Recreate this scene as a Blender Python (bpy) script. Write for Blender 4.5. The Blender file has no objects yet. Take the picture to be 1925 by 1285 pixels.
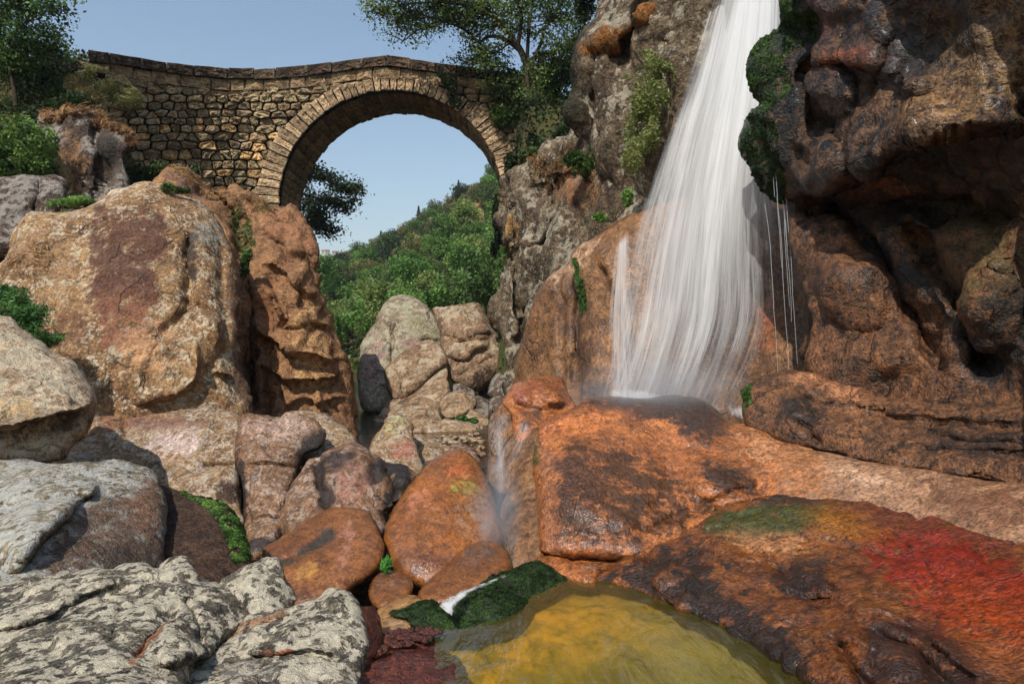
import bpy, math, random
import numpy as np
from math import radians, pi, sin, cos

random.seed(7); RNG = np.random.default_rng(11)
S = bpy.context.scene
COL = S.collection

# ------------------------------------------------------------------ camera, sky, sun
F = 1925 * 24.0 / 36.0          # focal length in photograph pixels
CX, CY, CAMZ = 962.5, 642.5, 2.2
cam = bpy.data.cameras.new('camera'); camo = bpy.data.objects.new('camera', cam)
COL.objects.link(camo); S.camera = camo
cam.lens = 24.0; cam.sensor_width = 36.0; cam.clip_start = 0.05; cam.clip_end = 9000
camo.location = (0, 0, CAMZ); camo.rotation_euler = (radians(90), 0, 0)

SUN = np.array([-0.40, -0.88, 1.12]); SUN = SUN / np.linalg.norm(SUN)
W = bpy.data.worlds.new('World'); S.world = W; W.use_nodes = True
wn = W.node_tree; bg = wn.nodes['Background']
sky = wn.nodes.new('ShaderNodeTexSky'); sky.sky_type = 'NISHITA'; sky.sun_disc = False
sky.sun_elevation = math.asin(SUN[2]); sky.sun_rotation = math.atan2(SUN[0], SUN[1])
sky.air_density = 1.6; sky.dust_density = 1.0; sky.ozone_density = 3.0; sky.altitude = 300
wn.links.new(sky.outputs['Color'], bg.inputs['Color']); bg.inputs['Strength'].default_value = 0.14
sl = bpy.data.lights.new('sun', 'SUN'); sl.energy = 4.8; sl.angle = radians(0.6); sl.color = (1.0, 0.95, 0.87)
slo = bpy.data.objects.new('sun', sl); COL.objects.link(slo)
from mathutils import Vector
slo.rotation_euler = Vector(-SUN).to_track_quat('-Z', 'Y').to_euler()
S.view_settings.view_transform = 'Standard'; S.view_settings.look = 'None'
S.view_settings.gamma = 1.0; S.view_settings.exposure = 0.0; S.view_settings.use_curve_mapping = False
S.cycles.max_bounces = 4; S.cycles.diffuse_bounces = 3; S.cycles.glossy_bounces = 2; S.cycles.transmission_bounces = 3; S.cycles.volume_bounces = 0; S.cycles.transparent_max_bounces = 14
S.cycles.use_adaptive_sampling = True; S.cycles.adaptive_threshold = 0.025; S.cycles.adaptive_min_samples = 16
S.cycles.use_denoising = True; S.cycles.volume_step_rate = 2.0; S.cycles.volume_max_steps = 64

# ------------------------------------------------------------------ numpy noise
def h3(ix, iy, iz, seed):
    M = np.uint32
    with np.errstate(over='ignore'):
        h = (ix.astype(np.int64).astype(M) * M(374761393)) ^ (iy.astype(np.int64).astype(M) * M(668265263)) ^ (iz.astype(np.int64).astype(M) * M(2147483647 & 1274126177)) ^ M((seed * 2654435761) & 0xffffffff)
        h = (h ^ (h >> M(13))) * M(1274126177)
        h = (h ^ (h >> M(16))) * M(2246822519)
        h = h ^ (h >> M(15))
    return h.astype(np.float64) / 4294967296.0
def vnoise(p, seed=0):
    i = np.floor(p); f = p - i; f = f * f * f * (f * (f * 6 - 15) + 10)
    i = i.astype(np.int64); r = 0
    for a in (0, 1):
        wa = f[:, 0] if a else 1 - f[:, 0]
        for b in (0, 1):
            wb = f[:, 1] if b else 1 - f[:, 1]
            for c in (0, 1):
                wc = f[:, 2] if c else 1 - f[:, 2]
                r = r + wa * wb * wc * h3(i[:, 0] + a, i[:, 1] + b, i[:, 2] + c, seed)
    return r * 2 - 1
def fbm(p, seed=0, o=4, g=0.5, ridged=False):
    r = 0; a = 1.0; t = 0
    for k in range(o):
        n = vnoise(p * 2.03 ** k + 17.3 * k, seed + k)
        if ridged: n = 1 - 2 * np.abs(n)
        r = r + a * n; t += a; a *= g
    return r / t
def facet(p, seed=0, sharp=14.0):
    """planar chips: every cell of a jittered lattice is a plane of its own tilt"""
    i = np.floor(p).astype(np.int64); best = []; vals = []
    for a in (-1, 0, 1):
        for b in (-1, 0, 1):
            for c in (-1, 0, 1):
                x, y, z = i[:, 0] + a, i[:, 1] + b, i[:, 2] + c
                q = p - np.stack([x + h3(x, y, z, seed), y + h3(x, y, z, seed + 1), z + h3(x, y, z, seed + 2)], 1)
                best.append((q * q).sum(1))
                vals.append((h3(x, y, z, seed + 3) - .5) * 1.2 + (h3(x, y, z, seed + 4) - .5) * 1.6 * q[:, 0] + (h3(x, y, z, seed + 5) - .5) * 1.6 * q[:, 1] + (h3(x, y, z, seed + 6) - .5) * 1.6 * q[:, 2])
    D = np.array(best); V = np.array(vals); w = np.exp(-sharp * (D - D.min(0)))
    return (w * V).sum(0) / w.sum(0)

# ------------------------------------------------------------------ small helpers
def P(px, py, d):
    px = np.asarray(px, float); py = np.asarray(py, float); d = np.asarray(d, float)
    return np.stack(np.broadcast_arrays((px - CX) / F * d, d, CAMZ - (py - CY) / F * d), -1)
def mk_mesh(name, V, faces_list):
    """faces_list: list of int arrays, each (n, k)"""
    me = bpy.data.meshes.new(name)
    V = np.asarray(V, np.float32); me.vertices.add(len(V)); me.vertices.foreach_set('co', V.ravel())
    faces_list = [np.asarray(f, np.int32) for f in faces_list if len(f)]
    loops = np.concatenate([f.ravel() for f in faces_list])
    tot = np.concatenate([np.full(len(f), f.shape[1], np.int32) for f in faces_list])
    st = np.concatenate([[0], np.cumsum(tot)[:-1]]).astype(np.int32)
    me.loops.add(len(loops)); me.loops.foreach_set('vertex_index', loops)
    me.polygons.add(len(tot)); me.polygons.foreach_set('loop_start', st)
    me.update(calc_edges=True); me.validate()
    return me
def smooth(me, on=True):
    me.polygons.foreach_set('use_smooth', np.full(len(me.polygons), on))
def colattr(me, rgba, name='tint'):
    a = me.color_attributes.new(name, 'FLOAT_COLOR', 'POINT')
    a.data.foreach_set('color', np.asarray(rgba, np.float32).ravel())
def link(name, me, mat=None, parent=None, loc=None):
    o = bpy.data.objects.new(name, me); COL.objects.link(o)
    if mat is not None and me is not None and not me.materials: me.materials.append(mat)
    if parent is not None: o.parent = parent
    if loc is not None: o.location = loc
    return o
def tag(o, label=None, cat=None, group=None, kind=None):
    if label: o['label'] = label
    if cat: o['category'] = cat
    if group: o['group'] = group
    if kind: o['kind'] = kind
    return o
def based(name, V, faces, mat, parent=None, sm=True):
    """mesh object whose origin sits at the middle of its base"""
    V = np.asarray(V, float)
    c = np.array([(V[:, 0].min() + V[:, 0].max()) / 2, (V[:, 1].min() + V[:, 1].max()) / 2, V[:, 2].min()])
    me = mk_mesh(name, V - c, faces); smooth(me, sm)
    return link(name, me, mat, parent, c)
def empty(name, loc=(0, 0, 0)):
    o = bpy.data.objects.new(name, None); COL.objects.link(o); o.location = loc; o.empty_display_size = .2
    return o
def inpoly(x, y, poly):
    r = np.zeros(x.shape, bool); n = len(poly)
    for i in range(n):
        x0, y0 = poly[i]; x1, y1 = poly[(i + 1) % n]
        if y0 == y1: continue
        c = ((y0 > y) != (y1 > y)) & (x < (x1 - x0) * (y - y0) / (y1 - y0) + x0)
        r ^= c
    return r
def nearest(x, y, pts, closed=True):
    """distance, nearest point, side and arclength parameter to a polyline"""
    bd = np.full(x.shape, 1e18); nx = x * 0; ny = x * 0; sd = x * 0; tt = x * 0
    n = len(pts); L = 0.0
    for i in range(n if closed else n - 1):
        x0, y0 = pts[i]; x1, y1 = pts[(i + 1) % n]
        dx, dy = x1 - x0, y1 - y0; l2 = dx * dx + dy * dy + 1e-9
        t = np.clip(((x - x0) * dx + (y - y0) * dy) / l2, 0, 1)
        qx, qy = x0 + t * dx, y0 + t * dy; d = (x - qx) ** 2 + (y - qy) ** 2
        m = d < bd
        bd = np.where(m, d, bd); nx = np.where(m, qx, nx); ny = np.where(m, qy, ny)
        sd = np.where(m, np.sign(dx * (y - y0) - dy * (x - x0)), sd); tt = np.where(m, L + t * math.sqrt(l2), tt)
        L += math.sqrt(l2)
    return np.sqrt(bd), nx, ny, sd, tt / L
def catmull(pts, sub=4, closed=True, ten=0.5):
    p = np.array(pts, float); n = len(p); out = []
    for i in range(n if closed else n - 1):
        if closed: a, b, c, d = p[i - 1], p[i], p[(i + 1) % n], p[(i + 2) % n]
        else: a, b, c, d = p[max(i - 1, 0)], p[i], p[i + 1], p[min(i + 2, n - 1)]
        for k in range(sub):
            t = k / sub
            m0 = (c - a) * ten; m1 = (d - b) * ten
            out.append((2 * t ** 3 - 3 * t ** 2 + 1) * b + (t ** 3 - 2 * t ** 2 + t) * m0 + (-2 * t ** 3 + 3 * t ** 2) * c + (t ** 3 - t ** 2) * m1)
    if not closed: out.append(p[-1])
    return np.array(out)
def sstep(a, b, x):
    t = np.clip((x - a) / (b - a), 0, 1); return t * t * (3 - 2 * t)
def tps(ctrl):
    c = np.array(ctrl, float)
    if len(c) < 3: return lambda x, y: np.full(np.shape(x), c[:, 2].mean())
    xy = c[:, :2] / 100.0; n = len(c)
    def K(r2): return 0.5 * r2 * np.log(r2 + 1e-12)
    r2 = ((xy[:, None] - xy[None]) ** 2).sum(-1)
    A = np.zeros((n + 3, n + 3)); A[:n, :n] = K(r2) + np.eye(n) * 1e-4
    A[:n, n] = 1; A[:n, n + 1:] = xy; A[n, :n] = 1; A[n + 1:, :n] = xy.T
    w = np.linalg.lstsq(A, np.concatenate([c[:, 2], [0, 0, 0]]), rcond=None)[0]
    def f(x, y):
        x = np.asarray(x) / 100.0; y = np.asarray(y) / 100.0
        r = w[n] + w[n + 1] * x + w[n + 2] * y
        for i in range(n): r = r + w[i] * K((x - xy[i, 0]) ** 2 + (y - xy[i, 1]) ** 2)
        return r
    return f
def poisson(mask, iters=None):
    ny, nx = mask.shape; u = np.zeros((ny + 2, nx + 2)); m = np.zeros((ny + 2, nx + 2), bool); m[1:-1, 1:-1] = mask
    N = max(min(nx, ny), 4); om = 2 / (1 + math.sin(pi / N)); it = iters or int(1.7 * N + 40)
    yy, xx = np.mgrid[0:ny + 2, 0:nx + 2]; red = m & ((xx + yy) % 2 == 0); blk = m & ((xx + yy) % 2 == 1)
    red = red[1:-1, 1:-1]; blk = blk[1:-1, 1:-1]; c = u[1:-1, 1:-1]
    for k in range(it):
        for mm in (red, blk):
            g = (u[:-2, 1:-1] + u[2:, 1:-1] + u[1:-1, :-2] + u[1:-1, 2:] + 1.0) * .25
            c[mm] += om * (g[mm] - c[mm])
    return np.maximum(c, 0)
def vnormals(V, Q):
    a, b, c, d = V[Q[:, 0]], V[Q[:, 1]], V[Q[:, 2]], V[Q[:, 3]]
    n = np.cross(c - a, d - b); N = np.zeros_like(V)
    for k in range(4): np.add.at(N, Q[:, k], n)
    return N / (np.linalg.norm(N, axis=1, keepdims=True) + 1e-12)

# ------------------------------------------------------------------ materials
class NT:
    def __init__(s, name):
        s.m = bpy.data.materials.new(name); s.m.use_nodes = True; s.t = s.m.node_tree; s.t.nodes.clear()
        s.out = s.t.nodes.new('ShaderNodeOutputMaterial')
    def n(s, typ, **kw):
        o = s.t.nodes.new('ShaderNode' + typ)
        for k, v in kw.items(): setattr(o, k, v)
        return o
    def l(s, a, b): s.t.links.new(a, b)
    def put(s, sock, v):
        if isinstance(v, bpy.types.NodeSocket): s.l(v, sock)
        else: sock.default_value = v
    def math(s, op, a, b=0.0, c=0.0, clamp=False):
        o = s.n('Math', operation=op, use_clamp=clamp); s.put(o.inputs[0], a); s.put(o.inputs[1], b); s.put(o.inputs[2], c); return o.outputs[0]
    def mix(s, f, a, b, mode='MIX'):
        o = s.n('Mix', data_type='RGBA', blend_type=mode); s.put(o.inputs[0], f)
        for k, v in ((6, a), (7, b)):
            s.put(o.inputs[k], v if isinstance(v, bpy.types.NodeSocket) else (*v[:3], 1.0))
        return o.outputs[2]
    def noise(s, vec, scale, detail=5, rough=.55, dist=0.0):
        o = s.n('TexNoise'); s.l(vec, o.inputs['Vector']); o.inputs['Scale'].default_value = scale
        o.inputs['Detail'].default_value = detail; o.inputs['Roughness'].default_value = rough; o.inputs['Distortion'].default_value = dist
        return o.outputs['Fac']
    def ramp(s, f, a, b, lo=0.0, hi=1.0):
        o = s.n('MapRange', interpolation_type='SMOOTHSTEP'); s.put(o.inputs[0], f)
        o.inputs[1].default_value = a; o.inputs[2].default_value = b; o.inputs[3].default_value = lo; o.inputs[4].default_value = hi
        return o.outputs[0]
    def mapping(s, vec, loc=(0, 0, 0), scale=(1, 1, 1), rot=(0, 0, 0)):
        o = s.n('Mapping'); s.l(vec, o.inputs[0]); o.inputs[1].default_value = loc; o.inputs[2].default_value = rot; o.inputs[3].default_value = scale
        return o.outputs[0]
def rgb(r, g, b):
    return tuple(((c / 255) / 12.92 if c / 255 <= .04045 else ((c / 255 + .055) / 1.055) ** 2.4) for c in (r, g, b))

def rockmat(name, A, B, C, d=8.0, lichen=0.0, lcol=(200, 195, 180), lsc=1.0, streak=0.0, scol=(45, 36, 30), blot=.25, rough=.82, wet=0.0,
            grain=.5, bump=1.0, crack=.8, speck=.6, alb=.76, mott=1.0, orand=0.0, strata=None, seed=0, gstretch=(1, 1, 1)):
    """granite: two tints, dark blotches, grain, lichen, run-off stains; A,B,C sRGB 0-255"""
    px = 0.00147 * d            # metres in one picture pixel at that distance
    t = NT(name); tc = t.n('TexCoord').outputs['Object']
    rr = random.Random(seed * 13 + 5); v = t.mapping(tc, loc=(rr.uniform(-50, 50), rr.uniform(-50, 50), rr.uniform(-50, 50)))
    Sz = d / F * 100
    big = t.noise(v, .9 / Sz, 6, .6, .4); med = t.noise(v, 3.5 / Sz, 7, .65)
    col = t.mix(t.ramp(big, .36, .64), rgb(*A), rgb(*B))
    col = t.mix(t.math('MULTIPLY', t.ramp(med, .46, .70), blot * 2.6, clamp=True), col, rgb(*C))
    # pale and dark mineral grain
    gv = t.mapping(v, scale=gstretch)
    g1 = t.noise(gv, 1 / (px * 2.6), 3, .65); g2 = t.noise(gv, 1 / (px * 9), 4, .7)
    gm = t.math('ADD', t.math('MULTIPLY', g1, .55), t.math('MULTIPLY', g2, .45))
    mot = t.noise(v, 9.0 / Sz, 6, .75)
    gv2 = t.math('MULTIPLY', t.ramp(gm, .36, .64, 1 - grain * 1.1, 1 + grain * .9), t.ramp(mot, .30, .70, 1 - .34 * mott, 1 + .28 * mott))
    m = t.n('VectorMath', operation='SCALE'); t.l(col, m.inputs[0]); t.l(gv2, m.inputs['Scale']); col = m.outputs[0]
    sp = t.noise(gv, 1 / (px * 6.5), 3, .65)
    col = t.mix(t.math('MULTIPLY', t.ramp(sp, .60, .66), speck, clamp=True), col, rgb(*[c_ * .30 for c_ in B]))
    col = t.mix(t.math('MULTIPLY', t.ramp(sp, .40, .34), speck * .7, clamp=True), col, rgb(*[min(255, c_ * 1.28) for c_ in A]))
    geo = t.n('NewGeometry'); nz = t.n('SeparateXYZ'); t.l(geo.outputs['Normal'], nz.inputs[0])
    if streak:
        sv = t.mapping(v, scale=(1, 1, .09)); sn = t.noise(sv, 5.0 / Sz, 6, .65, .1)
        side = t.ramp(nz.outputs[2], .85, .35)
        f = t.math('MULTIPLY', t.math('MULTIPLY', t.ramp(sn, .48, .66), t.ramp(big, .35, .6)), t.math('MULTIPLY', side, streak), clamp=True)
        col = t.mix(f, col, rgb(*scol))
    if lichen:
        l1 = t.noise(v, 7.0 * lsc / Sz, 7, .66); l2 = t.noise(v, 1.6 * lsc / Sz, 4, .6)
        up = t.ramp(nz.outputs[2], -.35, .75, .0, .12)
        f = t.math('ADD', t.math('ADD', l1, t.math('MULTIPLY', t.math('SUBTRACT', l2, .5), .7)), up)
        f = t.ramp(f, .64 - lichen * .2, .70 - lichen * .2)
        lc = t.mix(t.ramp(g2, .3, .7), rgb(*[c * .8 for c in lcol]), rgb(*lcol))
        col = t.mix(t.math('MULTIPLY', f, .85), col, lc)
        k1 = t.noise(v, 5.0 * lsc / Sz, 6, .68)          # black crust lichen
        col = t.mix(t.math('MULTIPLY', t.ramp(k1, .60, .68), lichen), col, rgb(52, 49, 46))
    at = t.n('Attribute', attribute_name='tint'); tn = t.noise(v, 3.5 / Sz, 7, .74); ts = t.noise(t.mapping(v, scale=(1, 1, .14)), 6.0 / Sz, 6, .65, .2)
    tj = t.math('ADD', t.math('MULTIPLY', t.math('SUBTRACT', tn, .5), 3.4), t.math('ADD', t.math('MULTIPLY', t.math('SUBTRACT', ts, .5), .9), t.math('MULTIPLY', t.math('SUBTRACT', g2, .5), 1.3)))
    tf = t.ramp(t.math('ADD', at.outputs['Alpha'], tj), .16, .70, 0, .93)
    tf = t.math('MULTIPLY', tf, t.ramp(at.outputs['Alpha'], .0, .35))
    m2 = t.n('VectorMath', operation='SCALE'); t.l(at.outputs['Color'], m2.inputs[0]); t.l(gv2, m2.inputs['Scale'])
    col = t.mix(tf, col, m2.outputs[0])
    ms = t.n('VectorMath', operation='SCALE'); t.l(col, ms.inputs[0]); ms.inputs['Scale'].default_value = alb; col = ms.outputs[0]
    if orand:
        oi = t.n('ObjectInfo'); mo = t.n('VectorMath', operation='SCALE'); t.l(col, mo.inputs[0]); t.l(t.ramp(oi.outputs['Random'], 0, 1, 1 - orand, 1 + orand * .6), mo.inputs['Scale']); col = mo.outputs[0]
    b = t.n('BsdfPrincipled'); t.l(col, b.inputs['Base Color'])
    wn_ = t.noise(v, 2.2 / Sz, 5, .6)
    if wet:
        r_ = t.ramp(wn_, .35, .65, max(rough - wet * .5, .12), rough); b.inputs['Coat Weight'].default_value = min(1, wet * .42)
        b.inputs['Coat Roughness'].default_value = .16; t.l(r_, b.inputs['Roughness'])
    else:
        t.l(t.ramp(wn_, .3, .7, rough - .08, min(rough + .08, 1)), b.inputs['Roughness'])
    b.inputs['Specular IOR Level'].default_value = .35 if wet else .2
    hgt = t.math('ADD', t.math('MULTIPLY', g1, px * 2.8), t.math('MULTIPLY', g2, px * (3.5 if wet else 6.5)))
    hgt = t.math('ADD', hgt, t.math('ADD', t.math('MULTIPLY', med, Sz * (.02 if wet else .04)), t.math('MULTIPLY', mot, Sz * (.012 if wet else .035))))
    if crack:
        wr = t.n('TexNoise'); t.l(v, wr.inputs['Vector']); wr.inputs['Scale'].default_value = 1.6 / Sz; wr.inputs['Detail'].default_value = 5
        wv_ = t.n('VectorMath', operation='MULTIPLY_ADD'); t.l(wr.outputs['Color'], wv_.inputs[0]); wv_.inputs[1].default_value = (Sz * .9,) * 3; t.l(v, wv_.inputs[2])
        vo = t.n('TexVoronoi', feature='DISTANCE_TO_EDGE'); t.l(t.mapping(wv_.outputs[0], scale=(1, 1, .7)), vo.inputs['Vector']); vo.inputs['Scale'].default_value = .75 / Sz
        ck = t.math('MULTIPLY', t.ramp(vo.outputs['Distance'], .0, .022, 1, 0), t.ramp(t.noise(v, 1.3 / Sz, 3, .5), .46, .58))
        hgt = t.math('SUBTRACT', hgt, t.math('MULTIPLY', ck, Sz * .05 * crack))
        col = t.mix(t.math('MULTIPLY', ck, .6 * min(crack, 1)), col, rgb(44, 36, 30)); t.l(col, b.inputs['Base Color'])
    if strata:
        wv = t.mapping(v, rot=strata[1], scale=(.3, .3, 1)); sn = t.noise(wv, strata[0] / Sz, 5, .6, .5)
        hgt = t.math('ADD', hgt, t.math('MULTIPLY', sn, Sz * strata[2]))
    bp = t.n('Bump'); bp.inputs['Strength'].default_value = .75 * bump; bp.inputs['Distance'].default_value = 1.0
    t.l(hgt, bp.inputs['Height']); t.l(bp.outputs[0], b.inputs['Normal']); 
    if wet:
        b2 = t.n('Bump'); b2.inputs['Strength'].default_value = .3; b2.inputs['Distance'].default_value = px * 7; t.l(g2, b2.inputs['Height']); t.l(b2.outputs[0], b.inputs['Coat Normal'])
    t.l(b.outputs[0], t.out.inputs[0])
    return t.m

# ------------------------------------------------------------------ rocks
def rock(name, poly, ctrl, H, mat, label=None, cat='rock', thick=None, step=5.0, k=1.0, n=(.10, .08, .02), creases=(), ledges=(), bumps=(), tints=(),
         kind=None, group=None, sharp=12.0, sub=4, ten=.5, seed=None, jag=1.0, facL=.9, stretch=(1, 1, 1)):
    """closed boulder: the outline is read off the photograph, the distance comes from `ctrl` (x, y, metres),
    the body swells H metres towards the viewer and `thick` metres away."""
    rock.cnt += 1; seed = int(sum(a_ + 3 * b_ for a_, b_ in poly)) % 7919 if seed is None else seed
    dm = float(np.mean([c[2] for c in ctrl])); Sz = dm / F * 100; mpp = dm / F
    pl = catmull(poly, sub, True, ten)
    # small irregularities of the outline
    q = np.concatenate([pl / 38.0, np.zeros((len(pl), 1))], 1)
    pl = pl + jag * np.stack([fbm(q, seed + 3, 3), fbm(q + 40, seed + 4, 3)], 1) * min(4.5, 0.035 * np.ptp(pl[:, 0]))
    x0, y0 = pl.min(0) - step * 1.5; x1, y1 = pl.max(0) + step * 1.5
    gx, gy = np.meshgrid(np.arange(x0, x1 + step, step), np.arange(y0, y1 + step, step))
    ins = inpoly(gx, gy, pl); dist, qx, qy, _, _ = nearest(gx, gy, pl)
    sd = np.where(ins, dist, -dist); core = sd > .35 * step
    cell = core[:-1, :-1] | core[1:, :-1] | core[:-1, 1:] | core[1:, 1:]
    use = np.zeros_like(core); use[:-1, :-1] |= cell; use[1:, :-1] |= cell; use[:-1, 1:] |= cell; use[1:, 1:] |= cell
    rim = use & ~core
    px = np.where(rim, qx, gx); py = np.where(rim, qy, gy)
    u = np.sqrt(2 * poisson(core)) * step * mpp * k            # swelling in metres
    base = tps(ctrl)(px, py)
    th = thick if thick else max(H, .45 * min(np.ptp(pl[:, 0]), np.ptp(pl[:, 1])) * mpp)
    hf = H * (1 - np.exp(-u / H)); hb = th * (1 - np.exp(-u / th))
    off = np.zeros_like(px); edge = 1 - np.exp(-np.maximum(sd, 0) / (2.5 * step))
    wob = np.stack([px.ravel() / 30, py.ravel() / 30, np.zeros(px.size)], 1)
    wx = px + 7 * fbm(wob, seed + 9, 3).reshape(px.shape); wy = py + 7 * fbm(wob + 9, seed + 12, 3).reshape(px.shape)
    for pts, amp, w in creases:
        dd, _, _, _, tt = nearest(wx, wy, pts, False)
        tap = np.clip(np.minimum(tt, 1 - tt) * 8, 0, 1) ** .5
        off += amp * np.exp(-(dd / w) ** 1.6) * (.25 + .75 * tap)
    for pts, amp, w in ledges:          # drawn left to right: the ground above the line juts out, below it falls back
        dd, _, _, ss, tt = nearest(wx, wy, catmull(pts, 5, False), False)
        s = -ss * dd; tap = np.clip(np.minimum(tt, 1 - tt) * 6, 0, 1) ** .7
        up = np.exp(-np.maximum(s, 0) / w); dn = sstep(-max(2.2 * step, w * .16), 0, s)
        off -= amp * up * dn * tap
    for cx, cy, rx, ry, an, amp in bumps:
        ca, sa = cos(radians(an)), sin(radians(an)); X = (wx - cx) * ca + (wy - cy) * sa; Y = -(wx - cx) * sa + (wy - cy) * ca
        r2 = (X / rx) ** 2 + (Y / ry) ** 2
        off -= amp * np.where(r2 < 1, (1 - np.minimum(r2, 1)) ** .7, 0)
    idx = -np.ones(core.shape, int); idx[use] = np.arange(use.sum())
    idb = idx.copy(); nb = use.sum(); idb[core & use] = nb + np.arange((core & use).sum())
    VF = P(px[use], py[use], (base - hf + off * edge)[use]); cu = core & use
    VB = P(px[cu], py[cu], (base + hb)[cu])
    V = np.concatenate([VF, VB]); c = cell
    def quads(ix, flip):
        q = np.stack([ix[:-1, :-1][c], ix[1:, :-1][c], ix[1:, 1:][c], ix[:-1, 1:][c]], 1)
        return q[:, ::-1] if flip else q
    QF = quads(idx, False); QB = quads(idb, True)
    onrim = (rim[:-1, :-1] & rim[1:, :-1] & rim[1:, 1:] & rim[:-1, 1:])[c]
    Q = np.concatenate([QF, QB[~onrim]])
    N = vnormals(V, Q)
    p = V / Sz * np.array(stretch)
    dsp = n[0] * fbm(p / 1.3, seed, 3) + n[2] * fbm(p / .22, seed + 5, 3, .6)
    dsp = dsp + n[2] * 1.1 * fbm(p / .5, seed + 15, 3, .55, True)
    if n[1]: dsp = dsp + n[1] * facet(p / facL + .35 * np.stack([fbm(p, seed + 20, 2), fbm(p + 5, seed + 21, 2), fbm(p + 9, seed + 22, 2)], 1), seed + 7, sharp)
    V = V + N * (dsp * Sz)[:, None]
    ob = based(name, V, [Q], mat); me = ob.data
    T = np.zeros((len(V), 4))
    if tints:
        X = np.concatenate([px[use], px[cu]]); Y = np.concatenate([py[use], py[cu]])
        for kind_, g, colr, st in tints:
            if kind_ == 'e':
                cx, cy, rx, ry, an = g; ca, sa = cos(radians(an)), sin(radians(an)); a_ = ((X - cx) * ca + (Y - cy) * sa) / rx; b_ = (-(X - cx) * sa + (Y - cy) * ca) / ry
                a = st * np.exp(-(a_ * a_ + b_ * b_) ** 1.5)
            elif kind_ == 'l':          # along a line: points, width
                dd = nearest(X, Y, g[0], False)[0]; a = st * np.exp(-(dd / g[1]) ** 2)
            else:                       # polygon, feather
                dd = nearest(X, Y, g[0])[0]; s_ = np.where(inpoly(X, Y, g[0]), dd, -dd); a = st * sstep(-g[1], g[1], s_)
            lin = np.array(rgb(*colr)); na = a + T[:, 3] * (1 - a)
            T[:, :3] = (lin * a[:, None] + T[:, :3] * (T[:, 3] * (1 - a))[:, None]) / np.maximum(na, 1e-6)[:, None]; T[:, 3] = na
    colattr(me, T)
    tag(ob, label, cat if not kind else None, group, kind)
    nf = len(VF)
    rock.last = dict(V=V, Q=QF, px=px[use], py=py[use], o=ob)
    return rock.last
rock.cnt = 0
def scatter(rk, poly, n, up=None):
    """random points with normals on the front of a rock, inside an outline"""
    Q = rk['Q']; cx = rk['px'][Q].mean(1); cy = rk['py'][Q].mean(1); m = inpoly(cx, cy, poly); Q = Q[m]
    V = rk['V']; a, b, c, d = (V[Q[:, i]] for i in range(4)); nr = np.cross(c - a, d - b); ar = np.linalg.norm(nr, axis=1)
    w = ar.copy()
    if up is not None: w = w * np.clip(nr[:, 2] / (ar + 1e-9) - up, 0, 1)
    i = RNG.choice(len(Q), n, p=w / w.sum()); s, t = RNG.random((2, n, 1))
    p = (a[i] * (1 - s) + b[i] * s) * (1 - t) + (d[i] * (1 - s) + c[i] * s) * t
    return p, nr[i] / (ar[i][:, None] + 1e-9)
# ------------------------------------------------------------------ rock materials
TAN = dict(A=(162, 126, 86), B=(132, 98, 66), C=(86, 62, 46))
m_big = rockmat('granite_tan', **TAN, d=11, lichen=.02, lsc=2.4, lcol=(205, 188, 160), streak=1.0, scol=(70, 46, 36), blot=.2, grain=.42, seed=1, alb=.92, mott=.5)
m_ridge = rockmat('granite_ochre', (162, 120, 82), (138, 98, 68), (84, 60, 46), d=13, streak=.35, blot=.25, grain=.42, seed=2, strata=(5, (.5, .3, 0), .05), alb=.9, mott=.6)
m_dark = rockmat('granite_dark', (112, 92, 78), (88, 72, 62), (52, 44, 40), d=12, lichen=.3, lcol=(170, 160, 148), streak=.6, grain=.45, seed=3)
m_left = rockmat('granite_lichen', (186, 158, 126), (160, 132, 104), (92, 78, 66), d=7, lichen=.42, lcol=(214, 196, 166), grain=.5, blot=.3, seed=4, alb=0.85)
m_pink = rockmat('granite_pink', (166, 134, 98), (136, 106, 76), (86, 66, 48), d=8, lichen=.06, lsc=2.2, lcol=(206, 188, 168), streak=.3, grain=.46, blot=.22, seed=5, alb=.84, mott=.7)
m_pinkwet = rockmat('granite_pink_damp', (152, 112, 78), (124, 88, 60), (70, 50, 38), d=7.5, lichen=.02, lsc=2, lcol=(195, 170, 150), streak=.6, scol=(36, 28, 25), grain=.45, rough=.65, wet=.3, seed=6)
m_grey = rockmat('granite_grey', (154, 140, 114), (124, 112, 90), (68, 60, 50), d=5, lichen=.42, lcol=(208, 204, 192), streak=.2, grain=.6, blot=.3, seed=7)
m_brown = rockmat('rock_dark_brown', (92, 68, 52), (70, 52, 42), (36, 29, 26), d=5.8, streak=.5, grain=.55, seed=8)
m_fore = rockmat('granite_fore', (128, 116, 96), (96, 90, 80), (50, 48, 46), d=2.9, lichen=.27, lcol=(226, 212, 184), lsc=.6, grain=.6, blot=.4, seed=9, bump=1.3, alb=0.86)
m_wet = rockmat('rock_wet_brown', (150, 94, 48), (120, 74, 40), (70, 44, 28), d=6.5, streak=.25, scol=(70, 44, 34), grain=.42, rough=.5, wet=.75, blot=.2, seed=10, bump=.55, crack=0, speck=.35, mott=.5)
m_orange = rockmat('rock_wet_orange', (168, 102, 46), (136, 82, 40), (80, 50, 30), d=7, streak=.2, scol=(84, 52, 38), grain=.4, rough=.5, wet=.75, blot=.18, seed=11, bump=.55, crack=0, speck=.35, mott=.5)
m_ochre = rockmat('rock_pale_ochre', (188, 142, 84), (170, 122, 72), (130, 84, 52), d=5.8, grain=.4, rough=.6, wet=.3, seed=12)
m_red = rockmat('rock_dark_red', (118, 58, 40), (92, 44, 34), (56, 30, 26), d=4.6, grain=.7, rough=.55, wet=.5, seed=13, bump=1.4)
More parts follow.
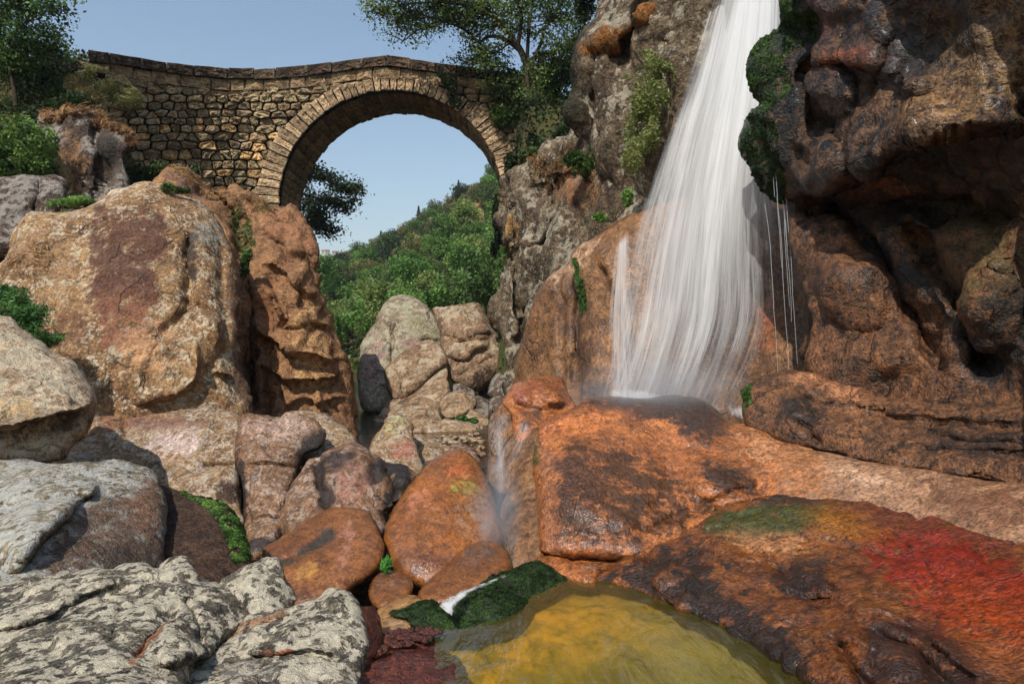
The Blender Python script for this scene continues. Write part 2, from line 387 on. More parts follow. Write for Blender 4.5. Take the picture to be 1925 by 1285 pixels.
m_far = rockmat('granite_far', (178, 164, 138), (152, 134, 110), (116, 96, 84), d=17, lichen=.2, lcol=(196, 190, 160), streak=.4, scol=(92, 66, 66), grain=.4, seed=14, alb=0.85)
m_far2 = rockmat('granite_far_brown', (168, 138, 106), (138, 108, 84), (88, 68, 56), d=16, lichen=.12, lcol=(200, 180, 150), streak=.35, grain=.4, seed=15, alb=0.85)
m_cliff = rockmat('cliff_grey', (128, 110, 86), (100, 82, 64), (52, 42, 36), d=14, lichen=.26, lcol=(186, 174, 150), streak=.8, scol=(48, 40, 34), grain=.55, blot=.35, seed=16)
m_slab = rockmat('slab_brown', (152, 108, 68), (130, 90, 56), (84, 58, 40), d=12, streak=.45, scol=(70, 50, 40), grain=.42, rough=.6, wet=.25, seed=17)
m_dome = rockmat('dome_orange', (190, 114, 58), (150, 88, 46), (84, 52, 32), d=7.5, streak=.1, grain=.55, rough=.42, wet=.75, blot=.2, seed=18, bump=1.0, crack=.5, mott=.6, alb=.8)
m_redslab = rockmat('slab_red', (150, 88, 36), (118, 64, 28), (58, 36, 22), d=5.8, grain=.65, rough=.5, wet=.5, blot=.35, seed=19, bump=1.1, crack=.6, gstretch=(.75, 1, 1.15), alb=0.7)
m_rug = rockmat('rock_rugged_brown', (128, 76, 40), (92, 54, 30), (38, 27, 20), d=5, grain=.7, rough=.5, wet=.5, blot=.45, seed=24, bump=1.3, alb=0.7)
m_pale = rockmat('slab_pale', (184, 138, 104), (160, 116, 84), (112, 76, 56), d=6.5, grain=.5, rough=.55, wet=.4, seed=20, crack=0, gstretch=(.75, 1, 1.1))
m_right = rockmat('cliff_wet', (132, 94, 62), (84, 62, 48), (30, 26, 25), d=7.5, streak=.5, scol=(30, 26, 25), grain=.8, rough=.5, wet=.45, blot=.7, seed=21, bump=1.5, strata=(9, (0.1, .15, 0), .035), gstretch=(.8, 1, 1.1), alb=0.58)
m_right2 = rockmat('cliff_wet_orange', (142, 94, 58), (108, 72, 46), (50, 38, 32), d=7.5, streak=.5, scol=(38, 30, 27), grain=.65, rough=.6, wet=.25, blot=.4, seed=22, bump=1.4, strata=(8, (.1, .2, 0), .05), alb=0.74)
m_veil = rockmat('slab_behind_fall', (150, 104, 74), (118, 88, 70), (74, 58, 50), d=11, streak=.5, grain=.4, rough=.4, wet=.7, seed=23)

# ------------------------------------------------------------------ right side: cliffs
rock('cliff', [(1118, -70), (1112, 20), (1096, 65), (1082, 145), (1071, 218), (1085, 238), (1104, 266), (1115, 330), (1240, 380), (1400, 360), (1480, 100), (1470, -300), (1150, -300)],
     [(1100, 0, 14.6), (1090, 260, 14.4), (1400, 0, 12.4), (1400, 360, 12.4)], .9, m_cliff, thick=3, kind='structure', n=(.22, .3, .035), facL=.7, sharp=9,
     stretch=(1.3, 1, .55), creases=[([(1215, -20), (1190, 60), (1150, 110)], .5, 10), ([(1128, 80), (1120, 180), (1135, 260)], .35, 7), ([(1290, 0), (1255, 90)], .5, 9)],
     ledges=[([(1110, 90), (1160, 70), (1230, 20)], .35, 30)], tints=[('l', ([(1110, 95), (1160, 75), (1225, 25)], 12), (150, 96, 44), .9), ('l', ([(1100, 20), (1085, 150), (1075, 230)], 12), (52, 50, 34), .8)])
R_T2 = rock('cliff', [(937, 400), (948, 380), (960, 345), (980, 325), (1009, 302), (1038, 275), (1096, 269), (1155, 280), (1225, 300), (1250, 420), (1180, 450), (1120, 520), (1090, 620), (1060, 760), (962, 770),
      (957, 694), (947, 647), (930, 623), (927, 605), (932, 571), (944, 547), (947, 513), (955, 475), (941, 451)],
     [(940, 400, 17.4), (945, 640, 16.8), (1040, 290, 16.2), (1220, 300, 13.2), (1060, 750, 13.6), (1230, 420, 12.8)], .7, m_cliff, thick=2.5, kind='structure', step=4.5, n=(.16, .30, .035), facL=.62, sharp=8, ten=.35,
     stretch=(1.3, 1, .5), creases=[([(972, 380), (966, 440), (968, 480), (972, 560), (985, 640)], .55, 6), ([(1000, 470), (1008, 520), (990, 600), (965, 660)], .45, 6), ([(950, 480), (1000, 470), (1040, 450)], .3, 5), ([(1040, 330), (1050, 400), (1020, 460)], .3, 5), ([(1000, 350), (1040, 345), (1080, 320)], .25, 5)],
     tints=[('e', (1090, 340, 60, 60, 0), (140, 96, 62), .6), ('e', (960, 420, 14, 45, 0), (172, 132, 82), .8)])
R_T3 = rock('cliff_slab', [(957, 790), (958, 735), (961, 715), (968, 691), (981, 653), (995, 612), (1005, 578), (1019, 544), (1043, 516), (1072, 500), (1084, 478), (1115, 455), (1147, 422), (1200, 393), (1300, 370), (1420, 350), (1510, 390), (1540, 560), (1530, 720), (1480, 830), (1100, 850)],
     [(960, 720, 13.2), (1100, 460, 12.6), (1200, 400, 12.2), (1500, 400, 12.0), (1500, 800, 11.0), (1100, 820, 11.0)], .8, m_slab, thick=2, kind='structure', n=(.09, .09, .014), facL=1.2,
     creases=[([(1083, 500), (1086, 600), (1082, 740)], .30, 9), ([(1056, 520), (1060, 610), (1050, 720)], .18, 8), ([(1290, 540), (1320, 600), (1370, 650)], .2, 9)],
     ledges=[([(1120, 460), (1160, 560), (1180, 700)], .2, 30)],
     tints=[('l', ([(1092, 500), (1095, 580)], 7), (70, 96, 34), .9), ('l', ([(1075, 520), (1105, 720)], 28), (84, 58, 42), .6), ('e', (1330, 580, 120, 160, 0), (112, 80, 62), .6), ('l', ([(1040, 520), (1085, 500), (1120, 462)], 14), (206, 162, 124), .75), ('e', (1445, 610, 24, 60, 0), (170, 100, 60), .6)])
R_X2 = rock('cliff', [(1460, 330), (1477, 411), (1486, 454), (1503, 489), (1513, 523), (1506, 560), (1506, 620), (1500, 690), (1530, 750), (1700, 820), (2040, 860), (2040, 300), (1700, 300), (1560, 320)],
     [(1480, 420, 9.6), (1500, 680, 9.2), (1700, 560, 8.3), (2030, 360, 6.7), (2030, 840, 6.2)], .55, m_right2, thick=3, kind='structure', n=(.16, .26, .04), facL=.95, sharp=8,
     creases=[([(1560, 380), (1660, 480), (1720, 600), (1770, 690)], .45, 12), ([(1700, 420), (1800, 560), (1860, 700)], .5, 16), ([(1500, 400), (1700, 380), (1925, 400)], .5, 26)],
     bumps=[(1600, 540, 90, 60, 55, .3), (1830, 560, 120, 70, 50, .25)],
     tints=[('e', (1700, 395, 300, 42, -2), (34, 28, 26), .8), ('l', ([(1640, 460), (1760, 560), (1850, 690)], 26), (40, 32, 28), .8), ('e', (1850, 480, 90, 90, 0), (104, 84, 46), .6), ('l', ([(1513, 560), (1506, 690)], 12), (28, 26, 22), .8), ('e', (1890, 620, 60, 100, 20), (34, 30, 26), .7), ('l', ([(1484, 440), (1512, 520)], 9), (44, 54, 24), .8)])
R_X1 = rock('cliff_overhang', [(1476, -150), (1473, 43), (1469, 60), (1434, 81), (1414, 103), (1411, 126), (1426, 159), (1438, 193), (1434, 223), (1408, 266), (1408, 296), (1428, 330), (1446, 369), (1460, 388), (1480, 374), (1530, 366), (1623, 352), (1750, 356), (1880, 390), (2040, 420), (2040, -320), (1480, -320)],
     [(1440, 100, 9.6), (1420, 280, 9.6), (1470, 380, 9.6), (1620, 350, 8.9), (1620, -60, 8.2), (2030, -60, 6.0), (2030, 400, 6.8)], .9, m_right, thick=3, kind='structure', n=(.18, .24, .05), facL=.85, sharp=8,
     ledges=[([(1500, 355), (1560, 350), (1610, 338), (1650, 300), (1700, 258), (1780, 236), (1925, 228)], .75, 90), ([(1500, 120), (1560, 110), (1640, 118), (1700, 160), (1760, 168)], .25, 40)],
     creases=[([(1530, 100), (1510, 140), (1530, 230), (1570, 240), (1600, 290), (1625, 345)], .3, 9), ([(1680, 60), (1640, 180)], .18, 8), ([(1520, 250), (1580, 262), (1612, 310)], .2, 8)],
     bumps=[(1555, 170, 60, 50, 20, .18), (1560, 290, 60, 40, 30, .2)],
     tints=[('l', ([(1490, -40), (1490, 60), (1450, 90), (1425, 120), (1450, 190)], 22), (48, 68, 22), 1.0), ('l', ([(1440, 220), (1415, 275), (1440, 330), (1460, 380)], 16), (48, 66, 24), 1.0), ('e', (1590, 115, 70, 22, -8), (150, 82, 48), .75), ('e', (1540, 40, 40, 40, 0), (104, 56, 40), .6),
            ('e', (1860, 90, 120, 120, 0), (150, 116, 76), .8), ('e', (1760, 200, 80, 60, 0), (160, 118, 74), .6), ('l', ([(1800, 0), (1815, 60)], 30), (44, 32, 28), .7), ('e', (1700, 120, 60, 60, 0), (62, 56, 56), .7), ('e', (1660, 40, 60, 60, 0), (66, 62, 64), .6), ('l', ([(1490, 60), (1500, 200), (1475, 300)], 18), (24, 22, 20), .8), ('e', (1750, 300, 160, 50, 0), (32, 28, 26), .7)])  # last tint paints the shadow in the recess under the overhang
R_X3 = rock('rock_shelf', [(1401, 800), (1400, 744), (1407, 713), (1436, 695), (1484, 688), (1526, 700), (1606, 722), (1700, 742), (1850, 748), (2040, 752), (2040, 930), (1800, 905), (1640, 876), (1540, 856), (1441, 822)],
     [(1405, 720, 8.9), (1405, 800, 8.4), (1600, 720, 8.2), (1600, 860, 7.3), (2030, 760, 6.3), (2030, 920, 5.6)], .45, m_right2, 'layered rust-brown rock shelf beside the foot of the waterfall', 'rock shelf', thick=1.5, n=(.10, .14, .03), facL=.9, stretch=(.5, 1, 1.6),
     creases=[([(1460, 720), (1540, 760), (1700, 790), (1925, 800)], .14, 7), ([(1500, 790), (1545, 830)], .18, 7), ([(1700, 840), (1925, 850)], .10, 5), ([(1640, 770), (1800, 830), (1925, 830)], .10, 5)],
     tints=[('e', (1405, 745, 9, 30, 0), (64, 84, 26), 1.0), ('e', (1440, 705, 40, 12, 0), (60, 44, 36), .6), ('e', (1500, 775, 40, 30, 0), (44, 36, 30), .8), ('e', (1560, 720, 90, 22, 12), (182, 122, 82), .6), ('e', (1850, 830, 120, 40, 0), (60, 42, 32), .6)])

# ------------------------------------------------------------------ right foreground slabs
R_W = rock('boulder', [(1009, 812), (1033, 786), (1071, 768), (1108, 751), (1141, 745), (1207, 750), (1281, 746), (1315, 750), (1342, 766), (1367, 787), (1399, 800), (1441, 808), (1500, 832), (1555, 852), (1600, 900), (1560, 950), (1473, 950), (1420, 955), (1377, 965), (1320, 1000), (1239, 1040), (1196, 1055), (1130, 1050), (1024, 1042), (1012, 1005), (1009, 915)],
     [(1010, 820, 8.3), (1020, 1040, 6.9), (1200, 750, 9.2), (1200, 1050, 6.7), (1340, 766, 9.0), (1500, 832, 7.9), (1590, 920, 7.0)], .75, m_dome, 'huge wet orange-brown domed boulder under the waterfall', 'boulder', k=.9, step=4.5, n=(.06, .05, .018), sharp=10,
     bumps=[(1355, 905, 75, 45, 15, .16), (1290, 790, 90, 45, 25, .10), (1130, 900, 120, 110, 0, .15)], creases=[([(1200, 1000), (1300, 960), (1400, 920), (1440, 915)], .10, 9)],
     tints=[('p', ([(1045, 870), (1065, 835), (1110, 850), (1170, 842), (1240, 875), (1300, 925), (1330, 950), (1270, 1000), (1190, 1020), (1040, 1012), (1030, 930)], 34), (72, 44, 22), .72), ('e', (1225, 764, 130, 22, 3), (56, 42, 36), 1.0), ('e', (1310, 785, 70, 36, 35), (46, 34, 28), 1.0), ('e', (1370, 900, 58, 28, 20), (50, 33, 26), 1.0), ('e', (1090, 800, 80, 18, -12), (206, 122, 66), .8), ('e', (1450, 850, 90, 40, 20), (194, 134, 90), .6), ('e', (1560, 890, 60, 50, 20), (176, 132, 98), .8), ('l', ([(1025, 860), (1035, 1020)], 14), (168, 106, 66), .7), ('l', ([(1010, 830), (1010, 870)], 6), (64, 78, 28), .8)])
R_W2 = rock('boulder', [(1012, 850), (995, 862), (977, 876), (953, 923), (941, 962), (946, 1010), (957, 1068), (975, 1074), (1000, 1062), (1024, 1040), (1018, 1000), (1016, 915)],
     [(980, 870, 8.2), (945, 980, 7.5), (960, 1068, 6.9), (1015, 1040, 7.0), (1010, 860, 8.0)], .18, m_slab, 'thin upright brown rock fin against the left flank of the domed boulder', 'rock', thick=.5, n=(.05, .04, .012), tints=[('l', ([(955, 930), (965, 1050)], 12), (112, 92, 78), .7)], creases=[([(1003, 870), (1000, 960), (992, 1040)], .06, 5)])
R_Y1 = rock('rock_slab', [(1470, 835), (1537, 846), (1633, 866), (1766, 886), (1850, 902), (2040, 930), (2040, 1090), (1800, 1040), (1650, 985), (1540, 975), (1440, 960), (1430, 900)],
     [(1500, 840, 7.6), (1480, 950, 6.9), (1700, 875, 6.7), (1700, 1000, 6.0), (2030, 935, 5.4), (2030, 1080, 4.8)], .22, m_pale, 'pale tan granite slab sloping between the rock shelf and the red slab', 'rock slab', thick=.7, n=(.05, .03, .014), k=.8,
     creases=[([(1770, 885), (1745, 920), (1730, 950)], .08, 6)], tints=[('e', (1850, 950, 110, 50, 12), (126, 84, 58), .7), ('e', (1600, 890, 80, 16, 14), (206, 164, 130), .6), ('e', (1490, 890, 70, 70, 0), (176, 114, 68), .9)])
R_Y2 = rock('rock_slab', [(1112, 1088), (1165, 1057), (1200, 1038), (1240, 1014), (1300, 988), (1332, 957), (1377, 940), (1430, 926), (1537, 927), (1650, 930), (1760, 952), (1860, 985), (2040, 1030), (2500, 1100), (2700, 1700), (1900, 1750), (1620, 1420), (1550, 1320), (1515, 1285), (1480, 1250), (1400, 1203), (1310, 1158), (1220, 1120), (1150, 1099)],
     [(1112, 1088, 6.35), (1310, 1158, 5.55), (1515, 1285, 4.45), (1620, 1420, 3.7), (1332, 957, 7.1), (1537, 927, 6.9), (1860, 985, 5.7), (2040, 1030, 5.0), (2040, 1420, 3.4), (2500, 1110, 3.9), (2600, 1650, 2.5), (1900, 1700, 2.7)], .42, m_redslab, 'broad wet slab stained red and rust sloping down to the pool', 'rock slab', thick=.8, k=.75, step=4.5, n=(.06, .08, .022),
     creases=[([(1400, 1030), (1470, 1070), (1500, 1110), (1560, 1130)], .12, 16), ([(1560, 1190), (1600, 1250), (1640, 1300)], .14, 9), ([(1640, 1190), (1720, 1220), (1790, 1300)], .12, 9), ([(1245, 1012), (1330, 1000), (1400, 965), (1480, 935)], .08, 7), ([(1380, 1000), (1500, 1010), (1640, 1040), (1740, 1060)], .05, 10)],
     ledges=[([(1470, 1100), (1520, 1120), (1570, 1112)], .12, 30), ([(1600, 1150), (1660, 1140), (1720, 1170)], .07, 26), ([(1740, 1190), (1800, 1240), (1850, 1270)], .10, 30), ([(1560, 1210), (1600, 1200), (1650, 1225)], .08, 24)],
     bumps=[(1640, 1150, 80, 26, 25, .07), (1590, 1230, 50, 70, -20, .08), (1690, 1230, 60, 50, 30, .08)],
     tints=[('p', ([(1240, 1030), (1320, 1030), (1350, 1100), (1460, 1180), (1560, 1300), (1510, 1300), (1300, 1165), (1200, 1105), (1150, 1085)], 25), (40, 26, 17), .85), ('p', ([(1480, 1060), (1560, 1040), (1560, 1120), (1500, 1130), (1430, 1080)], 22), (42, 28, 24), .75), ('p', ([(1640, 1170), (1740, 1150), (1860, 1260), (1960, 1330), (1600, 1330)], 25), (58, 38, 30), .8),
            ('p', ([(1330, 970), (1420, 950), (1500, 945), (1560, 960), (1520, 1000), (1400, 1010), (1330, 1000)], 16), (64, 72, 22), .9), ('e', (1500, 940, 90, 12, 2), (44, 32, 26), .8), ('e', (1600, 985, 80, 30, 10), (158, 100, 24), .8), ('e', (1800, 1080, 170, 75, 22), (142, 34, 14), 1.0), ('e', (1860, 1150, 120, 60, 20), (166, 66, 18), .8), ('e', (1680, 970, 80, 30, 14), (100, 48, 32), .7), ('e', (1850, 1000, 100, 30, 20), (112, 58, 38), .6), ('e', (1450, 1020, 90, 22, 5), (196, 134, 86), .55), ('e', (1880, 1230, 60, 34, 10), (150, 84, 44), .7)])
R_Y3 = rock('rock', [(1235, 1095), (1290, 1050), (1370, 1035), (1440, 1050), (1490, 1040), (1560, 1075), (1640, 1110), (1720, 1120), (1790, 1180), (1850, 1240), (1960, 1300), (2040, 1420), (2040, 1600), (1800, 1600), (1620, 1420), (1552, 1322), (1517, 1287), (1482, 1252), (1402, 1205), (1312, 1160), (1250, 1132)],
     [(1250, 1120, 5.8), (1312, 1160, 5.48), (1517, 1287, 4.38), (1620, 1420, 3.6), (1370, 1035, 6.3), (1560, 1075, 5.75), (1720, 1120, 5.25), (1850, 1240, 4.6), (1980, 1400, 3.6), (1900, 1600, 2.9)], .16, m_rug, 'rugged dark brown rock edge along the right side of the pool', 'rock', thick=.4, k=.7, step=4, n=(.10, .20, .045), facL=.55, sharp=9, stretch=(1, 1, .8),
     creases=[([(1560, 1170), (1600, 1250), (1640, 1320)], .12, 8), ([(1640, 1180), (1720, 1230), (1790, 1310)], .10, 8), ([(1420, 1080), (1500, 1110), (1570, 1120)], .12, 14)], bumps=[(1640, 1150, 80, 26, 25, .08), (1590, 1240, 50, 70, -20, .08), (1380, 1110, 70, 50, 20, .06)],
     tints=[('p', ([(1270, 1080), (1360, 1060), (1420, 1130), (1520, 1250), (1500, 1290), (1300, 1165)], 22), (34, 24, 16), .95), ('e', (1500, 1080, 50, 24, 20), (40, 36, 24), .8), ('e', (1430, 1060, 50, 16, 10), (176, 116, 70), .7), ('e', (1640, 1140, 70, 20, 25), (150, 100, 74), .6), ('e', (1540, 1160, 60, 30, 30), (150, 84, 50), .5)])
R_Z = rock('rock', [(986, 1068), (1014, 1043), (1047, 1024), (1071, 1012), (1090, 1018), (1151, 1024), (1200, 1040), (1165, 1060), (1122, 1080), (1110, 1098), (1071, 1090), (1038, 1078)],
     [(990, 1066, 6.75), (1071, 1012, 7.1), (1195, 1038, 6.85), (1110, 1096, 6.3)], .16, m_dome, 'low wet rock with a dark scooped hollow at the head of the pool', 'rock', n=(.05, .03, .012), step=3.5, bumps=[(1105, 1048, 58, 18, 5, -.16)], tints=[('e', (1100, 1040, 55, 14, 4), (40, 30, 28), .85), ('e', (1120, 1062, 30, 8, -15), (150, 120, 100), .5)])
R_V = rock('boulder', [(946, 757), (950, 742), (962, 722), (991, 708), (1024, 706), (1052, 713), (1071, 741), (1084, 768), (1045, 800), (1022, 830), (1000, 860), (985, 850), (968, 812), (960, 780)],
     [(950, 745, 9.6), (1071, 741, 9.7), (1000, 850, 8.6)], .5, m_dome, 'rounded reddish wet boulder at the lip above the small cascade', 'boulder', n=(.08, .05, .014), step=4, bumps=[(1035, 742, 36, 16, 20, .12), (985, 740, 26, 22, 0, .08)], creases=[([(958, 752), (985, 770), (1030, 768), (1075, 762)], .14, 6)], tints=[('e', (1000, 790, 26, 24, 0), (92, 68, 56), .6), ('e', (985, 735, 34, 24, 0), (150, 84, 58), .6)])
R_V2 = rock('rock_chute', [(948, 750), (925, 774), (916, 802), (914, 868), (918, 905), (950, 930), (985, 900), (1010, 860), (1012, 806), (985, 820), (968, 806), (962, 779)],
     [(948, 750, 9.6), (916, 850, 9.1), (940, 920, 8.3), (1008, 830, 8.5)], .22, m_slab, 'smooth grey-brown rock chute carrying the small side cascade', 'rock', thick=.7, n=(.06, .02, .01), step=4, tints=[('e', (935, 830, 20, 60, 0), (142, 122, 110), .7)])

# ------------------------------------------------------------------ left bank, far to near
rock('rock_outcrop', [(91, 216), (120, 212), (156, 220), (204, 220), (233, 245), (246, 276), (240, 327), (236, 400), (200, 440), (110, 440), (100, 327), (86, 273)],
     [(95, 220, 15.6), (240, 260, 15.4), (110, 430, 14.6), (230, 420, 14.6)], .7, m_dark, 'brown-black rock outcrop capped with dry orange grass below the bridge end', 'rock outcrop', n=(.14, .2, .03), facL=.8, stretch=(1.2, 1, .6),
     creases=[([(180, 230), (186, 300), (180, 370)], .3, 6)], tints=[('e', (135, 300, 30, 50, 0), (140, 104, 74), .7), ('e', (115, 330, 8, 30, 0), (196, 160, 110), .8), ('e', (205, 290, 22, 50, 0), (60, 54, 46), .8)])
R_A = rock.last
rock('boulder', [(-420, 360), (-150, 320), (0, 329), (44, 329), (73, 336), (105, 335), (125, 349), (128, 367), (110, 400), (60, 440), (40, 480), (-90, 500), (-420, 520)],
     [(-90, 420, 12.0), (60, 335, 12.6), (30, 470, 11.8)], .7, m_dark, 'dark grey boulder at the left edge under the green bush', 'boulder', n=(.10, .10, .025), creases=[([(75, 336), (70, 380), (60, 420)], .15, 6)], tints=[('e', (95, 345, 40, 10, 0), (150, 138, 124), .5)])
R_D = rock('sculpted_rock', [(300, 320), (318, 307), (349, 319), (385, 344), (418, 357), (440, 345), (473, 366), (509, 390), (545, 394), (567, 413), (589, 438), (601, 462), (603, 498), (598, 506), (611, 520), (606, 545), (619, 562), (632, 595), (640, 625), (648, 668), (656, 716), (667, 769), (674, 805), (681, 838), (640, 860), (450, 860), (420, 700), (390, 500), (320, 400), (285, 350)],
     [(318, 307, 15.2), (545, 394, 15.2), (600, 480, 14.2), (640, 650, 13.6), (681, 838, 12.6), (440, 850, 12.0), (400, 500, 13.2), (520, 620, 13.1)], .6, m_ridge, 'tall sculpted tan rock with overhanging ledges below the left foot of the arch', 'rock', thick=3, step=4, n=(.05, .13, .034), facL=.55, sharp=12, seed=977, stretch=(1.5, 1, .6), jag=1.5,
     ledges=[([(480, 495), (520, 500), (556, 528), (590, 548), (612, 530)], .26, 34), ([(500, 540), (530, 590), (556, 606), (584, 592)], .2, 26), ([(580, 590), (600, 606), (634, 604)], .22, 22), ([(470, 600), (500, 630), (532, 655), (575, 662), (612, 674), (652, 668)], .4, 46), ([(480, 680), (520, 700), (560, 714), (610, 712), (658, 690)], .34, 40), ([(520, 770), (570, 750), (620, 752), (662, 735)], .16, 40), ([(440, 420), (500, 436), (560, 470), (604, 476)], .12, 40)],
     creases=[([(440, 380), (450, 450), (470, 560), (470, 700), (478, 780)], .5, 12), ([(395, 350), (440, 400), (470, 430)], .35, 9), ([(505, 520), (525, 570), (545, 620), (548, 650)], .16, 6), ([(470, 390), (500, 440), (540, 480), (600, 503)], .16, 6), ([(488, 560), (500, 640), (498, 740), (510, 830)], .2, 7), ([(520, 640), (530, 740), (560, 840)], .12, 5), ([(600, 740), (640, 790), (650, 840)], .12, 5), ([(370, 345), (420, 375), (430, 395)], .25, 7), ([(560, 800), (620, 780), (670, 775)], .1, 4)],
     tints=[('l', ([(470, 560), (472, 760)], 16), (92, 66, 50), .6), ('e', (540, 430, 70, 34, 30), (158, 108, 76), .5), ('e', (590, 650, 50, 100, 0), (188, 146, 98), .5), ('l', ([(500, 540), (505, 760)], 18), (132, 88, 58), .6), ('e', (350, 345, 50, 20, 30), (104, 76, 62), .7), ('e', (460, 420, 14, 60, -20), (78, 66, 44), .6)])
R_C = rock('boulder', [(2, 490), (8, 465), (22, 432), (40, 410), (73, 399), (121, 401), (157, 390), (198, 377), (219, 361), (256, 352), (289, 345), (315, 350), (330, 364), (355, 370), (381, 385), (399, 399), (411, 418), (434, 462), (440, 502), (447, 540), (450, 590), (446, 659), (462, 718), (470, 768), (450, 830), (300, 840), (150, 830), (40, 760), (-60, 660), (-70, 540)],
     [(8, 465, 11.6), (289, 345, 12.4), (440, 480, 12.2), (470, 768, 10.6), (150, 820, 10.0), (-60, 640, 10.6), (230, 600, 10.9)], 1.05, m_big, 'largest tan boulder on the left bank with dark vertical stains', 'boulder', thick=2.5, step=4.5, k=.9, n=(.09, .09, .024), facL=1.1,
     creases=[([(352, 450), (356, 520), (352, 580)], .22, 9), ([(330, 600), (370, 570), (395, 585)], .14, 6), ([(270, 740), (280, 690), (310, 620), (340, 590)], .14, 8), ([(60, 430), (120, 428), (150, 440)], .10, 8), ([(410, 440), (420, 560), (430, 640)], .2, 12)],
     ledges=[([(250, 752), (330, 735), (370, 700), (372, 640)], .2, 26), ([(385, 610), (400, 600), (415, 650)], .15, 20), ([(400, 690), (420, 700), (434, 694)], .2, 18)],
     bumps=[(390, 640, 36, 50, 20, .2), (330, 680, 60, 60, -30, .12)],
     tints=[('p', ([(185, 400), (300, 400), (325, 440), (300, 500), (290, 560), (240, 555), (215, 580), (175, 570), (165, 480)], 24), (92, 62, 50), .8), ('p', ([(175, 560), (240, 540), (290, 560), (280, 640), (200, 660), (175, 640)], 30), (128, 84, 64), .6), ('l', ([(362, 450), (360, 520)], 9), (66, 54, 46), .85), ('e', (395, 440, 26, 40, -30), (150, 140, 124), .7), ('e', (130, 640, 28, 120, 0), (120, 84, 60), .6), ('e', (280, 660, 60, 60, 0), (196, 148, 106), .45), ('e', (75, 480, 60, 50, 0), (150, 116, 84), .5), ('e', (200, 370, 100, 10, -20), (196, 178, 154), .5), ('l', ([(432, 520), (455, 700), (460, 760)], 13), (96, 72, 56), .7)])
R_F = rock('rock_shelf', [(108, 872), (141, 834), (165, 812), (180, 760), (196, 744), (241, 764), (300, 774), (380, 768), (440, 776), (452, 800), (452, 900), (455, 960), (380, 960), (280, 940), (200, 920), (110, 910)],
     [(141, 834, 9.0), (240, 764, 10.0), (445, 780, 9.6), (450, 950, 8.3), (120, 900, 8.2)], .4, m_pink, 'pinkish pale granite shelf at the foot of the largest boulder', 'rock shelf', thick=1.2, n=(.08, .06, .018),
     creases=[([(195, 748), (220, 775), (235, 800), (230, 830)], .15, 6), ([(380, 878), (420, 872), (450, 876)], .15, 6), ([(165, 812), (200, 830), (205, 862)], .14, 7)], tints=[('e', (330, 840, 60, 30, 0), (206, 180, 168), .6), ('e', (300, 795, 90, 16, 4), (136, 98, 82), .7), ('e', (200, 790, 30, 30, 0), (150, 104, 74), .6)])
R_F2 = rock('boulder', [(306, 890), (330, 878), (378, 884), (420, 880), (449, 884), (453, 930), (455, 985), (400, 975), (340, 950), (305, 920)],
     [(310, 890, 8.4), (450, 885, 8.4), (455, 980, 7.9), (320, 940, 8.0)], .35, m_pink, 'small rounded pink block below the pale granite shelf', 'boulder', n=(.08, .06, .018), tints=[('e', (430, 930, 24, 24, 0), (70, 52, 44), .7)])
R_G2 = rock('boulder', [(530, 800), (545, 774), (600, 780), (640, 800), (662, 826), (660, 848), (600, 870), (540, 860)], [(545, 774, 10.4), (660, 830, 9.8), (580, 860, 9.4)], .4, m_pink, 'low rounded tan boulder tucked behind the upright pink block', 'boulder', n=(.09, .06, .018))
R_G = rock('boulder', [(444, 800), (447, 776), (470, 768), (540, 778), (590, 786), (613, 802), (618, 815), (598, 842), (570, 858), (558, 895), (541, 954), (530, 1008), (515, 1036), (478, 1046), (461, 1010), (451, 954), (446, 862)],
     [(447, 778, 9.2), (615, 805, 9.2), (515, 1030, 7.6), (460, 1000, 7.8)], .45, m_pinkwet, 'upright pinkish granite block split from the shelf by a vertical crack', 'boulder', step=4, k=.8, n=(.06, .09, .018), facL=1.1,
     ledges=[([(452, 872), (500, 862), (560, 872)], .10, 40)], creases=[([(455, 985), (500, 972), (535, 980)], .08, 5)],
     tints=[('e', (520, 800, 70, 26, 0), (188, 156, 136), .7), ('e', (592, 836, 36, 26, -20), (28, 24, 22), 1.0), ('l', ([(604, 815), (570, 858), (540, 960), (520, 1030)], 9), (32, 26, 24), .9), ('l', ([(452, 870), (458, 1000)], 8), (40, 30, 27), .8), ('e', (490, 1030, 30, 16, 0), (44, 33, 28), .8)])
R_R8 = rock('boulder', [(690, 842), (712, 802), (725, 786), (740, 780), (762, 784), (779, 812), (788, 859), (792, 886), (779, 900), (745, 890), (700, 870)], [(725, 786, 10.2), (700, 850, 9.6), (790, 880, 9.4)], .4, m_pink, 'pointed pink boulder with yellowish lichen top between the stream and the stained rock', 'boulder', step=3.5, n=(.07, .08, .018), tints=[('e', (742, 800, 24, 18, 0), (176, 164, 116), .6), ('e', (755, 850, 26, 24, 0), (172, 110, 90), .6)])
